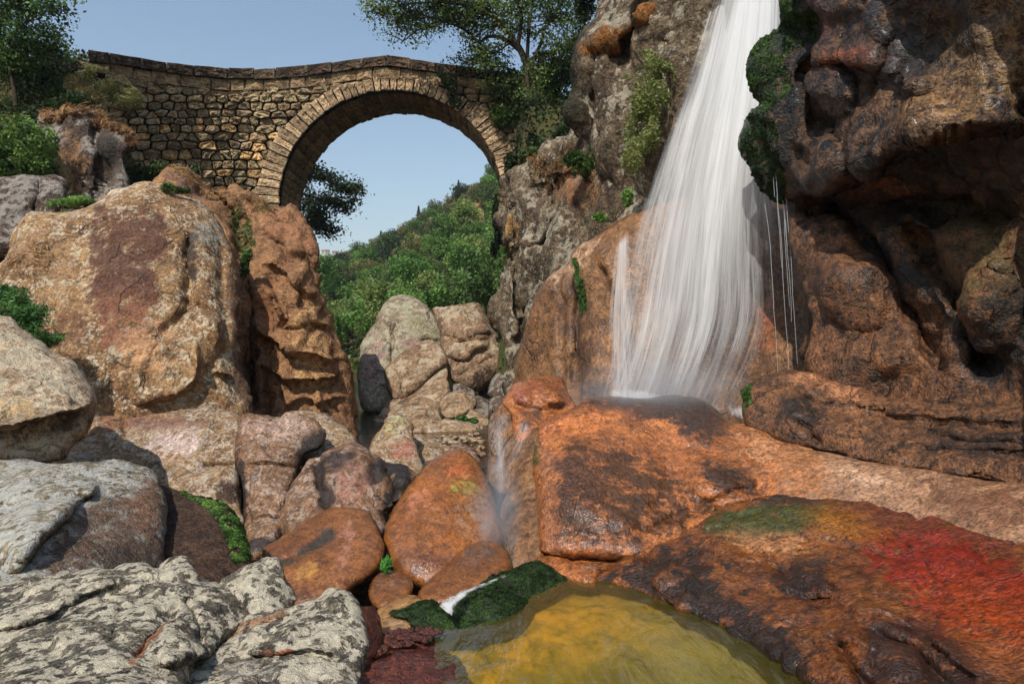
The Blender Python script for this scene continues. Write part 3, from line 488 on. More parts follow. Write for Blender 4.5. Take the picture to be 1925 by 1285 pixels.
R_H = rock('boulder', [(545, 1010), (545, 940), (556, 898), (573, 862), (594, 850), (632, 848), (665, 837), (690, 838), (708, 853), (731, 869), (765, 878), (780, 895), (777, 914), (752, 943), (733, 968), (722, 1000), (700, 1030), (600, 1030)],
     [(573, 862, 8.6), (690, 838, 8.9), (778, 895, 8.5), (720, 1000, 7.6), (550, 1000, 7.6)], .5, m_pinkwet, 'knobbly pink-brown rock with black seep stains in the middle of the left bank', 'boulder', step=4, n=(.12, .14, .022), facL=.7, sharp=9,
     creases=[([(725, 880), (735, 915), (742, 945)], .2, 8), ([(600, 860), (595, 900), (610, 940)], .14, 8), ([(700, 850), (705, 890), (720, 930)], .12, 7)],
     bumps=[(650, 900, 50, 50, 0, .12), (712, 905, 20, 30, 10, .12), (760, 905, 20, 20, 0, .1)],
     tints=[('p', ([(598, 868), (622, 856), (668, 858), (672, 870), (632, 884), (600, 890)], 14), (34, 27, 24), .75), ('l', ([(600, 876), (604, 910), (612, 950)], 12), (34, 27, 23), .75), ('e', (705, 888, 20, 18, 0), (32, 26, 24), 1.0), ('l', ([(714, 876), (756, 888), (738, 935), (728, 960)], 15), (28, 24, 23), 1.0), ('e', (660, 910, 34, 36, 0), (168, 116, 96), .6)])
R_E = rock('boulder', [(-520, 640), (-200, 590), (0, 592), (22, 597), (44, 615), (73, 637), (106, 659), (139, 681), (162, 710), (180, 736), (184, 766), (176, 786), (166, 814), (141, 842), (112, 872), (0, 880), (-200, 890), (-520, 900)],
     [(0, 592, 8.0), (184, 760, 7.5), (112, 872, 7.0), (-100, 870, 6.6), (-100, 600, 7.6)], .75, m_left, 'large lichen-speckled boulder at the left edge, flat face tilted up', 'boulder', step=4, n=(.07, .10, .02), facL=1.1,
     ledges=[([(-100, 800), (0, 800), (80, 786), (140, 772), (186, 752)], .38, 60)], tints=[('e', (60, 800, 140, 26, -8), (88, 70, 54), .55), ('e', (30, 770, 40, 20, 0), (196, 160, 110), .5)])  # wide dark tint: shade below the jutting edge, painted into the colour
R_I2 = rock('rock', [(290, 915), (308, 908), (333, 918), (374, 929), (416, 941), (438, 962), (458, 1004), (473, 1045), (470, 1080), (430, 1110), (300, 1120), (270, 1020)],
     [(300, 915, 6.6), (420, 942, 6.5), (472, 1050, 5.9), (320, 1110, 5.2)], .35, m_brown, 'dark brown damp rock with a bright green moss strip', 'rock', step=4, n=(.06, .04, .016))
R_I1 = rock('boulder', [(-520, 900), (-200, 862), (0, 863), (42, 864), (83, 869), (116, 873), (166, 870), (216, 863), (258, 876), (287, 887), (304, 912), (310, 966), (312, 1040), (300, 1100), (200, 1130), (0, 1150), (-200, 1160), (-520, 1180)],
     [(0, 863, 6.4), (230, 866, 6.4), (310, 980, 5.8), (280, 1100, 5.0), (-100, 1140, 4.2), (60, 960, 5.4)], .5, m_grey, 'long grey speckled boulder behind the lichen-covered foreground rock', 'boulder', step=4, n=(.07, .05, .02), facL=1.2, thick=1.0,
     creases=[([(-20, 958), (60, 945), (120, 935), (165, 930)], .16, 9), ([(165, 925), (110, 985), (40, 1060)], .10, 9)], ledges=[([(20, 1080), (80, 1010), (160, 930), (190, 900)], .22, 50)], bumps=[(60, 985, 110, 60, -25, .12)],
     tints=[('p', ([(165, 935), (300, 900), (315, 1100), (60, 1100), (110, 1000)], 30), (112, 86, 70), .65), ('e', (270, 960, 30, 50, 0), (142, 102, 74), .6), ('e', (240, 1060, 60, 40, 0), (58, 46, 40), .7), ('e', (40, 900, 80, 16, 0), (176, 166, 152), .5)])  # polygon tint paints shade onto the face turned to the right
R_K = rock('boulder', [(496, 1042), (524, 1016), (561, 987), (594, 966), (628, 952), (665, 953), (698, 965), (715, 995), (722, 1033), (716, 1064), (690, 1085), (665, 1100), (640, 1130), (590, 1150), (530, 1130)],
     [(510, 1030, 7.0), (640, 953, 7.6), (720, 1030, 6.9), (600, 1140, 6.2)], .5, m_wet, 'smooth wet brown boulder with a dark diagonal streak beside the orange boulder', 'boulder', step=4, n=(.05, .02, .010), tints=[('l', ([(530, 1060), (570, 1040), (620, 1000)], 11), (62, 58, 48), .75), ('e', (575, 1075, 26, 18, -30), (176, 124, 60), .6), ('e', (650, 1020, 18, 50, 10), (172, 116, 92), .5)], creases=[([(520, 1062), (575, 1032), (625, 995)], .05, 10)])  # last tint is a painted highlight right of centre
R_L = rock('boulder', [(868, 844), (892, 862), (911, 895), (930, 943), (945, 986), (955, 1038), (950, 1085), (900, 1118), (812, 1112), (774, 1096), (741, 1073), (723, 1030), (720, 991), (740, 953), (768, 915), (800, 878), (833, 851)],
     [(850, 848, 8.4), (720, 1000, 7.4), (950, 1040, 7.4), (830, 1110, 6.8)], .65, m_orange, 'tall smooth wet orange boulder beside the small cascade', 'boulder', step=4, n=(.05, .02, .010), tints=[('e', (872, 915, 26, 16, 10), (150, 140, 50), .7), ('e', (860, 880, 26, 24, 0), (176, 98, 50), .6), ('e', (890, 960, 36, 50, 0), (150, 116, 92), .55), ('e', (800, 1050, 70, 30, 0), (116, 70, 44), .6), ('e', (790, 940, 24, 40, 30), (182, 112, 74), .5)])  # greyish tint on the right flank is a painted highlight
R_N = rock('boulder', [(784, 1120), (807, 1088), (845, 1056), (882, 1026), (911, 1014), (940, 1024), (956, 1047), (956, 1076), (905, 1115), (854, 1134), (802, 1140)], [(911, 1014, 7.1), (790, 1110, 6.5), (955, 1060, 6.8), (830, 1135, 6.2)], .35, m_wet, 'dark wet brown boulder in the spray between the orange boulder and the moss', 'boulder', step=3.5, n=(.05, .03, .012), tints=[('e', (900, 1040, 40, 24, -30), (104, 78, 62), .6)])
R_M = rock('boulder', [(699, 1099), (713, 1080), (741, 1073), (765, 1084), (775, 1104), (762, 1126), (735, 1140), (710, 1140), (697, 1122)], [(741, 1073, 6.6), (699, 1105, 6.3), (740, 1138, 6.0)], .25, m_wet, 'small round wet boulder below the green grass tuft', 'boulder', step=3, n=(.04, .02, .012), tints=[('e', (735, 1095, 30, 16, 0), (150, 104, 76), .5)])  # the tint is a highlight painted on the upper part
R_O = rock('stone', [(706, 1148), (737, 1127), (774, 1117), (795, 1124), (790, 1138), (745, 1155), (713, 1160)], [(774, 1117, 6.1), (710, 1150, 5.7), (750, 1155, 5.6)], .12, m_ochre, 'flat orange-ochre stone between the small round boulder and the moss', 'stone', step=3, n=(.05, .05, .014))
R_O2 = rock('stone', [(712, 1160), (740, 1152), (770, 1160), (778, 1176), (740, 1192), (716, 1184)], [(740, 1152, 5.7), (715, 1180, 5.3), (775, 1180, 5.35)], .08, m_ochre, 'pale flat stone just below the orange-ochre stone', 'stone', step=3, n=(.05, .05, .014), tints=[('e', (745, 1170, 30, 14, 0), (190, 152, 112), .7)])
R_P1 = rock('boulder', [(670, 1150), (690, 1135), (706, 1140), (721, 1174), (723, 1207), (705, 1235), (670, 1240)], [(690, 1137, 5.1), (722, 1190, 5.0), (690, 1235, 4.6)], .2, m_red, 'narrow dark red-brown rock wedged beside the lichen-covered foreground rock', 'boulder', step=3, n=(.06, .08, .02))
R_P2 = rock('boulder', [(660, 1260), (685, 1238), (722, 1225), (757, 1203), (798, 1193), (835, 1210), (864, 1243), (880, 1285), (900, 1420), (900, 1600), (660, 1600)], [(798, 1193, 5.2), (880, 1290, 4.5), (690, 1240, 4.8), (760, 1370, 4.0), (780, 1590, 3.0)], .3, m_red, 'dark red algae-coated boulder at the left edge of the pool', 'boulder', step=3.5, n=(.10, .10, .03))

# ------------------------------------------------------------------ boulders in the gorge under the arch
R_R1 = rock('boulder', [(675, 653), (687, 633), (707, 612), (714, 592), (728, 568), (745, 554), (769, 556), (790, 568), (817, 592), (825, 619), (834, 650), (845, 720), (800, 760), (720, 775), (690, 765), (678, 715), (672, 681)],
     [(745, 554, 19.2), (680, 660, 18.4), (830, 640, 18.6), (710, 770, 17.2)], .8, m_far, 'tall pointed grey-green boulder standing in the gorge below the arch', 'boulder', step=3.2, n=(.10, .08, .016), facL=1.0, creases=[([(745, 600), (742, 640), (738, 690)], .2, 5), ([(790, 640), (825, 645)], .15, 4)], tints=[('e', (700, 690, 26, 60, 10), (160, 128, 118), .6), ('e', (790, 620, 26, 40, -20), (150, 140, 108), .6), ('e', (785, 650, 40, 12, 15), (160, 120, 112), .5)])
R_R2 = rock('boulder', [(817, 576), (841, 574), (865, 569), (886, 564), (900, 571), (914, 595), (931, 619), (945, 653), (949, 688), (928, 706), (903, 724), (879, 726), (851, 710), (838, 684), (832, 640), (820, 599)],
     [(830, 575, 18.4), (900, 570, 18.4), (945, 670, 17.8), (880, 725, 17.2)], .8, m_far2, 'blocky brown boulder cracked across the middle, right of the pointed grey boulder', 'boulder', step=3.2, n=(.08, .12, .018), facL=.9,
     ledges=[([(836, 636), (866, 636), (900, 634), (926, 626)], .25, 30), ([(838, 664), (870, 670), (896, 652), (920, 650)], .2, 16)], creases=[([(835, 634), (870, 637), (925, 628)], .2, 4), ([(860, 710), (890, 690), (925, 670)], .1, 4)], tints=[('e', (905, 700, 24, 20, -30), (60, 46, 38), .6)])  # dark tint paints the shadow on the lower right side
R_R3 = rock('boulder', [(727, 694), (742, 680), (755, 664), (786, 650), (820, 649), (834, 670), (836, 685), (817, 699), (790, 726), (766, 744), (742, 749), (730, 722)], [(790, 650, 17.4), (730, 700, 17.0), (835, 680, 17.0), (750, 748, 16.4)], .5, m_far2, 'smooth tan boulder leaning against the front of the pointed grey boulder', 'boulder', step=3, n=(.06, .05, .014), creases=[([(742, 682), (752, 715), (756, 745)], .15, 4)])
R_R4 = rock('boulder', [(706, 792), (718, 758), (735, 749), (773, 741), (810, 708), (838, 690), (843, 718), (846, 735), (836, 750), (833, 780), (800, 800), (740, 810), (714, 806)], [(735, 749, 16.4), (835, 695, 16.8), (835, 780, 15.4), (715, 800, 15.0)], .35, m_far2, 'sloping tan rock below the leaning smooth boulder', 'boulder', step=3, n=(.07, .08, .016), creases=[([(735, 750), (732, 775), (720, 795)], .2, 4)])
rock('boulder', [(905, 625), (930, 596), (962, 600), (985, 680), (980, 770), (915, 770), (905, 700)], [(935, 596, 19.6), (910, 760, 18.8), (980, 760, 18.6)], .5, m_dark, 'shadowed rock mass behind the cracked boulder at the cliff foot', 'boulder', step=4)
R_S1 = rock('stone', [(850, 735), (858, 723), (880, 724), (896, 738), (890, 756), (860, 758)], [(870, 724, 17.0), (855, 755, 16.6), (890, 755, 16.6)], .3, m_dark, 'dark grey stone in the shadow under the cracked brown boulder', 'stone', step=3)
R_S2 = rock('stone', [(918, 770), (922, 748), (940, 740), (952, 755), (948, 782), (926, 786)], [(940, 740, 16.4), (920, 780, 16.0), (948, 780, 16)], .3, m_dark, 'small dark brown stone at the foot of the right cliff', 'stone', step=3)
R_S3 = rock('stone', [(920, 742), (924, 716), (940, 702), (958, 720), (955, 748), (935, 752)], [(940, 702, 16.9), (920, 740, 16.6), (955, 745, 16.4)], .35, m_dark, 'dark stone wedged between the cracked boulder and the right cliff', 'stone', step=3)
R_S4 = rock('stone', [(888, 790), (885, 758), (900, 744), (922, 752), (930, 780), (915, 806)], [(900, 744, 16.6), (890, 785, 16.2), (925, 785, 16.2)], .35, m_dark, 'shadowed brown stone below the gap at the gorge centre', 'stone', step=3)
R_R6 = rock('boulder', [(826, 760), (834, 742), (846, 732), (868, 736), (892, 748), (891, 768), (866, 784), (834, 786)], [(850, 733, 15.6), (830, 780, 15.0), (890, 765, 15.2)], .35, m_far2, 'rounded tan boulder right of the sloping rock in the gorge', 'boulder', step=3, n=(.05, .05, .014))
R_R7 = rock('stone', [(828, 800), (836, 789), (858, 793), (908, 801), (906, 812), (880, 818), (838, 818)], [(836, 789, 13.9), (905, 803, 13.7), (850, 818, 13.2)], .15, m_far2, 'flat tan stone slab at the edge of the brown stream', 'stone', step=3, n=(.04, .05, .014))
R_R7b = rock('stone', [(868, 794), (878, 782), (890, 775), (914, 789), (910, 803), (884, 802)], [(890, 775, 14.6), (870, 798, 14.2), (910, 800, 14.2)], .2, m_far2, 'small tan stone behind the flat stone slab', 'stone', step=3, n=(.05, .05, .014))
R_R5 = rock('boulder', [(724, 800), (742, 777), (769, 760), (797, 750), (817, 762), (831, 787), (839, 818), (803, 832), (750, 832), (726, 822)], [(797, 750, 14.6), (730, 800, 13.8), (838, 815, 13.4), (780, 830, 13.0)], .5, m_far2, 'smooth rounded tan boulder at the stream edge in front of the sloping rock', 'boulder', step=3, n=(.06, .05, .014), creases=[([(770, 765), (775, 790), (770, 815)], .1, 4)], tints=[('e', (815, 815, 28, 8, -10), (206, 180, 158), .8)])
R_R9 = rock('boulder', [(780, 815), (802, 820), (835, 837), (853, 846), (840, 866), (800, 890), (775, 880)], [(800, 820, 10.8), (850, 848, 10.6), (790, 885, 9.8)], .25, m_pink, 'low pink rock at the near edge of the brown stream', 'rock', step=3, n=(.06, .06, .016))
R_R10 = rock('stone', [(846, 845), (864, 834), (887, 841), (903, 866), (898, 880), (860, 880)], [(864, 835, 10.7), (850, 860, 10.3), (900, 875, 9.9)], .15, m_pinkwet, 'small pinkish stone peeking over the top of the orange boulder', 'stone', step=3, n=(.06, .05, .016))

# ------------------------------------------------------------------ lichen rocks in the foreground
FN = dict(step=3.6, n=(.05, .11, .022), facL=.62, sharp=10)
R_J1 = rock('boulder', [(-200, 1120), (0, 1094), (62, 1087), (145, 1074), (208, 1065), (270, 1061), (299, 1069), (316, 1057), (345, 1052), (362, 1068), (372, 1083), (399, 1087), (416, 1092), (443, 1099), (474, 1147), (486, 1164), (420, 1202), (395, 1240), (360, 1262), (352, 1420), (350, 1880), (-420, 1900), (-520, 1500), (-420, 1180)],
     [(0, 1094, 4.2), (345, 1052, 4.0), (480, 1160, 3.6), (350, 1400, 2.5), (-120, 1400, 2.3), (100, 1240, 3.0), (340, 1880, 1.95), (-400, 1880, 1.8), (-420, 1180, 3.7)], .3, m_fore, 'big lichen-covered grey boulder filling the lower left corner', 'boulder', thick=1.0, ledges=[([(-100, 1190), (60, 1170), (150, 1120), (230, 1090)], .10, 40), ([(240, 1250), (300, 1180), (340, 1130)], -.06, 30), ([(300, 1245), (360, 1238), (400, 1225)], .14, 40)],
     creases=[([(350, 1120), (370, 1170), (388, 1230)], .09, 5), ([(250, 1240), (300, 1190), (335, 1140)], .06, 6), ([(270, 1090), (330, 1098), (368, 1082)], .06, 7), ([(180, 1110), (230, 1140), (210, 1210)], .04, 6)], tints=[('l', ([(245, 1245), (310, 1180)], 9), (168, 104, 64), .6)], **FN)
R_J1b = rock('boulder', [(418, 1092), (449, 1074), (482, 1052), (503, 1040), (517, 1048), (536, 1083), (557, 1114), (563, 1130), (545, 1150), (480, 1165), (462, 1140)],
     [(503, 1040, 4.0), (425, 1095, 3.8), (560, 1125, 3.75), (480, 1160, 3.5)], .16, m_fore, 'wedge-shaped lichen-spotted block split off the lower left boulder', 'boulder', thick=.4, creases=[([(440, 1105), (465, 1130), (478, 1150)], .05, 4)], **FN)
R_J2 = rock('boulder', [(330, 1290), (360, 1245), (391, 1207), (440, 1178), (478, 1157), (536, 1144), (582, 1128), (600, 1122), (619, 1105), (644, 1111), (669, 1132), (683, 1157), (689, 1203), (684, 1257), (690, 1420), (720, 1900), (320, 1900), (320, 1420)],
     [(400, 1205, 3.4), (619, 1105, 3.6), (688, 1200, 3.3), (684, 1400, 2.6), (330, 1400, 2.35), (715, 1880, 2.0), (330, 1880, 1.85)], .22, m_fore, 'pale lichen-crusted boulder with a rounded knob at bottom centre left', 'boulder', thick=.8, ledges=[([(450, 1225), (520, 1225), (580, 1215), (640, 1225)], .07, 40), ([(520, 1165), (545, 1150), (590, 1140)], -.05, 20)], creases=[([(480, 1230), (530, 1226), (590, 1220)], .04, 5), ([(540, 1160), (560, 1145), (590, 1130)], .05, 5)], tints=[('l', ([(430, 1190), (500, 1165), (540, 1148)], 9), (172, 128, 92), .6), ('e', (525, 1226, 34, 6, -5), (164, 92, 60), .7), ('e', (460, 1260, 80, 20, 0), (120, 112, 104), .5)], **FN)

# the banks go on beyond the frame
rock('cliff', [(1960, -330), (2300, -380), (3000, -300), (3200, 500), (3100, 1100), (2500, 1150), (2000, 1020), (1975, 400)], [(1980, -300, 6.6), (2000, 1000, 5.6), (3100, 0, 4.6), (3100, 1000, 3.9)], .5, m_right2, thick=1.5, kind='structure', step=14, n=(.2, .3, .04))
rock('cliff', [(-60, 480), (-300, 500), (-700, 460), (-1000, 700), (-900, 950), (-300, 900), (-80, 700)], [(-100, 500, 11.0), (-800, 600, 9.5), (-800, 900, 8.0), (-100, 850, 9.5)], .8, m_dark, thick=2, kind='structure', step=14, n=(.2, .3, .04))
rock('cliff', [(-540, 900), (-420, 1000), (-380, 1300), (-420, 1700), (-1200, 1700), (-1300, 1000), (-900, 860)], [(-500, 950, 5.0), (-450, 1600, 2.4), (-1200, 1600, 2.2), (-1200, 950, 4.6)], .4, m_grey, thick=1, kind='structure', step=14, n=(.15, .2, .03))
# ------------------------------------------------------------------ terrain, water
def plainmat(name, cols, scale, rough=.9, bump=.3, dist=.05, spec=.2):
    t = NT(name); tc = t.n('TexCoord').outputs['Object']; n1 = t.noise(tc, scale, 8, .65); n2 = t.noise(tc, scale * 6, 5, .6)
    c = t.mix(t.ramp(n1, .35, .65), rgb(*cols[0]), rgb(*cols[1])); c = t.mix(t.ramp(n2, .45, .7), c, rgb(*cols[2]))
    b = t.n('BsdfPrincipled'); t.l(c, b.inputs['Base Color']); b.inputs['Roughness'].default_value = rough; b.inputs['Specular IOR Level'].default_value = spec
    bp = t.n('Bump'); bp.inputs['Strength'].default_value = bump; bp.inputs['Distance'].default_value = dist
    t.l(t.math('ADD', n1, n2), bp.inputs['Height']); t.l(bp.outputs[0], b.inputs['Normal']); t.l(b.outputs[0], t.out.inputs[0]); return t.m
def hcrest(x): return 42.0 + (x + 2.3) * .70
def terrain_h(x, y):
    z = np.where(y < 9, -.55, -.55 + .75 * sstep(9, 11, y))
    cap = np.where(x < -9.6, 5.0 + (-9.6 - x) * 2.2, 5.0 - (x + 9.6) * .9)
    cap = np.where(y > 22.5, cap + sstep(22.5, 25, y) * 3 * sstep(-8.0, -10.5, x), cap)
    L = np.clip(np.minimum(2.6 + (y - 12) * .95, cap), 0, 10.2) * sstep(10.8, 13.5, y) * sstep(-4.6 - np.clip((y - 18) * .8, 0, 4), -7.6 - np.clip((y - 18) * .8, 0, 3), x)
    L = L * (1 - .45 * sstep(26, 60, y)) * (1 - sstep(23.5, 27, y) * sstep(-20, -14, x))
    Rb = 8.3 * sstep(-.75, .35, x) * sstep(16.0, 18.5, y) + sstep(1.6, 12, x) * 6 * sstep(14, 17, y)
    y0 = 40 + np.clip(-x - 6.5, 0, 8) * 2.6; hill = np.clip((y - y0) / (170 - y0), 0, 1); zc = np.maximum(hcrest(x), 6.0)
    Hh = hill ** .85 * (zc - .3) * sstep(-80, -52, x)
    Hh = np.where(y > 172, Hh * (1 - .6 * sstep(172, 260, y)), Hh)
    z = z + np.maximum(L, np.maximum(Rb * (1 - .3 * sstep(30, 60, y)), Hh))
    return z
t = NT('earth'); geo = t.n('NewGeometry'); sx = t.n('SeparateXYZ'); t.l(geo.outputs['Position'], sx.inputs[0]); gn = t.noise(geo.outputs['Position'], .5, 7, .65); gn2 = t.noise(geo.outputs['Position'], 3.5, 6, .65)
c1 = t.mix(t.ramp(gn, .38, .62), rgb(74, 66, 40), rgb(62, 72, 34)); c1 = t.mix(t.ramp(gn2, .5, .7), c1, rgb(98, 80, 52)); c2 = t.mix(t.ramp(gn2, .38, .62), rgb(92, 72, 52), rgb(58, 46, 36))
c = t.mix(t.ramp(t.math('ADD', sx.outputs[1], t.math('MULTIPLY', gn, 4.0)), 12.5, 15.5), c2, c1)      # stony stream floor, then soil
b = t.n('BsdfPrincipled'); t.l(c, b.inputs['Base Color']); b.inputs['Roughness'].default_value = .9; b.inputs['Specular IOR Level'].default_value = .2; bp = t.n('Bump'); bp.inputs['Distance'].default_value = .15; t.l(gn2, bp.inputs['Height']); t.l(bp.outputs[0], b.inputs['Normal']); t.l(b.outputs[0], t.out.inputs[0]); m_ground = t.m
xs = np.concatenate([np.arange(-180, -64, 8.0), np.arange(-64, -16, 1.6), np.arange(-16, 12, .5), np.arange(12, 30, 1.5), np.arange(30, 190, 8.0)]); ys = np.concatenate([np.arange(-12, 30, .5), np.arange(30, 190, 2.0), np.arange(190, 330, 12.0)])
gx, gy = np.meshgrid(xs, ys); gz = terrain_h(gx, gy); pp = np.stack([gx.ravel(), gy.ravel(), gz.ravel()], 1)
pp[:, 2] += fbm(pp * .35, 5, 4) * .35 * sstep(9, 14, pp[:, 1]) * (1 + sstep(25, 40, pp[:, 1]) * 1.2)
ny_, nx_ = gx.shape; ii = np.arange(nx_ * ny_).reshape(ny_, nx_)
Q = np.stack([ii[:-1, :-1].ravel(), ii[:-1, 1:].ravel(), ii[1:, 1:].ravel(), ii[1:, :-1].ravel()], 1)
me = mk_mesh('ground', pp, [Q]); smooth(me); tag(link('ground', me, m_ground), kind='structure')
def ground_z(x, y):
    x = np.atleast_1d(np.asarray(x, float)); y = np.atleast_1d(np.asarray(y, float)); p = np.stack([x, y, terrain_h(x, y)], 1)
    return p[:, 2] + fbm(p * .35, 5, 4) * .35 * sstep(9, 14, y) * (1 + sstep(25, 40, y) * 1.2)
# far hills to the horizon
m_hills = plainmat('far_woodland', ((46, 66, 36), (66, 84, 46), (104, 100, 66)), .012, bump=1.0, dist=6)
xs = np.linspace(-1800, 1800, 120); ys = np.linspace(300, 4200, 90); gx, gy = np.meshgrid(xs, ys)
p2 = np.stack([gx.ravel() / 420, gy.ravel() / 420, gx.ravel() * 0], 1)
gz = -14 + (128 * sstep(330, 900, gy.ravel()) * (.80 + .35 * fbm(p2, 9, 4))) * (.55 + .45 * sstep(0, 500, np.abs(gx.ravel() + 260)))
gz = gz + fbm(p2 * 14, 3, 3) * 6
hp = CX + gx.ravel() / gy.ravel() * F; el = (gz - CAMZ) / gy.ravel(); gz = np.where(gz > 0, gz * ((CY - 482) / F) / el[np.abs(hp - 635) < 70].max(), gz)
ny_, nx_ = gx.shape; ii = np.arange(nx_ * ny_).reshape(ny_, nx_)
Q = np.stack([ii[:-1, :-1].ravel(), ii[:-1, 1:].ravel(), ii[1:, 1:].ravel(), ii[1:, :-1].ravel()], 1)
HILLV = np.stack([gx.ravel(), gy.ravel(), gz], 1)
def ridge_at(px_):
    hp = CX + HILLV[:, 0] / HILLV[:, 1] * F; c_ = HILLV[np.abs(hp - px_) < 26]; v_ = c_[np.argmax((c_[:, 2] - CAMZ) / c_[:, 1])]; return CX + v_[0] / v_[1] * F, CY - (v_[2] - CAMZ) / v_[1] * F, v_[1] - 8
me = mk_mesh('hills', HILLV, [Q]); smooth(me); tag(link('hills', me, m_hills), kind='structure')

def ray_ground(px_, py_, y0=30, y1=260):
    y = np.linspace(y0, y1, 1200); x = (px_ - CX) / F * y; zr = CAMZ - (py_ - CY) / F * y; g = ground_z(x, y); i = np.where(g > zr)[0]
    return float(y[i[0]]) if len(i) else float(y1)
def watermat(name, tint, rip=18.0, amp=.02, gloss=1.0, murk=.0, mcol=(90, 80, 30), stretch=(1, 1, 1)):
    """clear shallow water: what lies under it shows through, the surface mirrors by angle"""
    t = NT(name); tc = t.mapping(t.n('TexCoord').outputs['Object'], scale=stretch); h = t.noise(tc, rip, 4, .55, .6)
    bp = t.n('Bump'); bp.inputs['Strength'].default_value = 1.0; bp.inputs['Distance'].default_value = amp; t.l(h, bp.inputs['Height'])
    tr = t.n('BsdfTransparent'); tr.inputs[0].default_value = (*rgb(*tint), 1)
    df = t.n('BsdfDiffuse'); df.inputs[0].default_value = (*rgb(*mcol), 1)
    mx = t.n('MixShader'); mx.inputs[0].default_value = murk; t.l(tr.outputs[0], mx.inputs[1]); t.l(df.outputs[0], mx.inputs[2])
    gl = t.n('BsdfGlossy'); gl.inputs['Roughness'].default_value = .06; t.l(bp.outputs[0], gl.inputs['Normal'])
    fr = t.n('Fresnel'); fr.inputs[0].default_value = 1.33; t.l(bp.outputs[0], fr.inputs['Normal'])
    m = t.n('MixShader'); t.l(t.math('MULTIPLY', fr.outputs[0], gloss, clamp=True), m.inputs[0]); t.l(mx.outputs[0], m.inputs[1]); t.l(gl.outputs[0], m.inputs[2])
    t.l(m.outputs[0], t.out.inputs[0]); return t.m
def sheet(name, x0, x1, y0, y1, z, mat, nx=40, ny=40, amp=.0, L=.5, seed=0):
    gx, gy = np.meshgrid(np.linspace(x0, x1, nx), np.linspace(y0, y1, ny)); p = np.stack([gx.ravel(), gy.ravel(), np.full(gx.size, z)], 1)
    if amp: p[:, 2] += amp * fbm(p / L, seed, 3)
    ii = np.arange(nx * ny).reshape(ny, nx); Q = np.stack([ii[:-1, :-1].ravel(), ii[:-1, 1:].ravel(), ii[1:, 1:].ravel(), ii[1:, :-1].ravel()], 1)
    me = mk_mesh(name, p, [Q]); smooth(me); return tag(link(name, me, mat), kind='structure')
m_pool = watermat('pool_water', (236, 226, 196), rip=6.0, amp=.028, murk=.15, mcol=(140, 130, 58), gloss=1.7, stretch=(1, .45, 1))
pw = sheet('pool_water', 0, 1, 1.6, 6.7, 0.0, m_pool)
co = np.zeros(len(pw.data.vertices) * 3, np.float32); pw.data.vertices.foreach_get('co', co); co = co.reshape(-1, 3)
lx = np.interp(co[:, 1], [1.6, 4.4, 5.3, 5.8, 6.3, 6.7], [-.6, -.5, -.6, -.35, .1, .35]); co[:, 0] = lx + (4.6 - lx) * co[:, 0]; pw.data.vertices.foreach_set('co', co.ravel()); pw.data.update()
m_river = watermat('river_water', (196, 178, 140), rip=5.0, amp=.02, murk=.2, mcol=(60, 46, 24))
def narrow(o):
    co = np.zeros(len(o.data.vertices) * 3, np.float32); o.data.vertices.foreach_get('co', co); co = co.reshape(-1, 3); lx = np.interp(co[:, 1], [9.4, 12, 17, 28], [-3.0, -4.0, -6.0, -12.0])
    co[:, 0] = lx + (co[:, 0] + 12) / 15 * (3 - lx); o.data.vertices.foreach_set('co', co.ravel()); o.data.update()
narrow(sheet('river_water', -12.0, 3.0, 9.4, 70, .46, m_river, 20, 60))
# pool bed: ochre sand with olive algae, read as a patch of ground
t = NT('pool_bed'); tc = t.n('TexCoord').outputs['Object']; at = t.n('Attribute', attribute_name='tint')
n1 = t.noise(tc, 3.0, 8, .65, .4); n2 = t.noise(tc, 40, 5, .7)
n3 = t.noise(tc, 11, 6, .7); c = t.mix(t.ramp(n1, .40, .60, 0, .75), at.outputs['Color'], rgb(116, 112, 40)); c = t.mix(t.ramp(n3, .5, .72, 0, .3), c, rgb(84, 82, 30)); c = t.mix(t.ramp(n2, .52, .75, 0, .35), c, rgb(66, 60, 26))
b = t.n('BsdfPrincipled'); t.l(c, b.inputs['Base Color']); b.inputs['Roughness'].default_value = .9; t.l(b.outputs[0], t.out.inputs[0]); m_bed = t.m
gx, gy = np.meshgrid(np.linspace(-1.9, 4.6, 110), np.linspace(1.6, 7.6, 110)); p = np.stack([gx.ravel(), gy.ravel(), gx.ravel() * 0], 1)
p[:, 2] = -.16 - .20 * sstep(6.2, 4.6, gy.ravel()) - .05 * fbm(p * 1.4, 3, 4) - .02 * fbm(p * 9, 6, 3)
bl = np.interp(p[:, 1], [1.6, 4.4, 5.3, 5.8, 6.3, 7.6], [-.7, -.6, -.7, -.5, .0, .3]); p[:, 0] = bl + (p[:, 0] + 1.9) / 6.5 * (4.6 - bl)
ppx = CX + p[:, 0] / p[:, 1] * F; ppy = CY + (CAMZ) / p[:, 1] * F
yel = np.array(rgb(226, 176, 56)); olv = np.array(rgb(142, 140, 58)); drk = np.array(rgb(58, 58, 26))
w = np.exp(-(((ppx - 1020) / 190) ** 2 + ((ppy - 1130) / 60) ** 2)) + .8 * np.exp(-(((ppx - 920) / 80) ** 2 + ((ppy - 1230) / 60) ** 2)); w = np.clip(w * 1.1, 0, 1)[:, None]
c = olv * (1 - w) + yel * w
for cx, cy, rx, ry in ((1160, 1200, 60, 20), (1130, 1280, 90, 14), (1320, 1290, 90, 20)):
    k_ = .8 * np.exp(-(((ppx - cx) / rx) ** 2 + ((ppy - cy) / ry) ** 2))[:, None]; c = c * (1 - k_) + drk * k_
ii = np.arange(gx.size).reshape(gx.shape); Q = np.stack([ii[:-1, :-1].ravel(), ii[:-1, 1:].ravel(), ii[1:, 1:].ravel(), ii[1:, :-1].ravel()], 1)
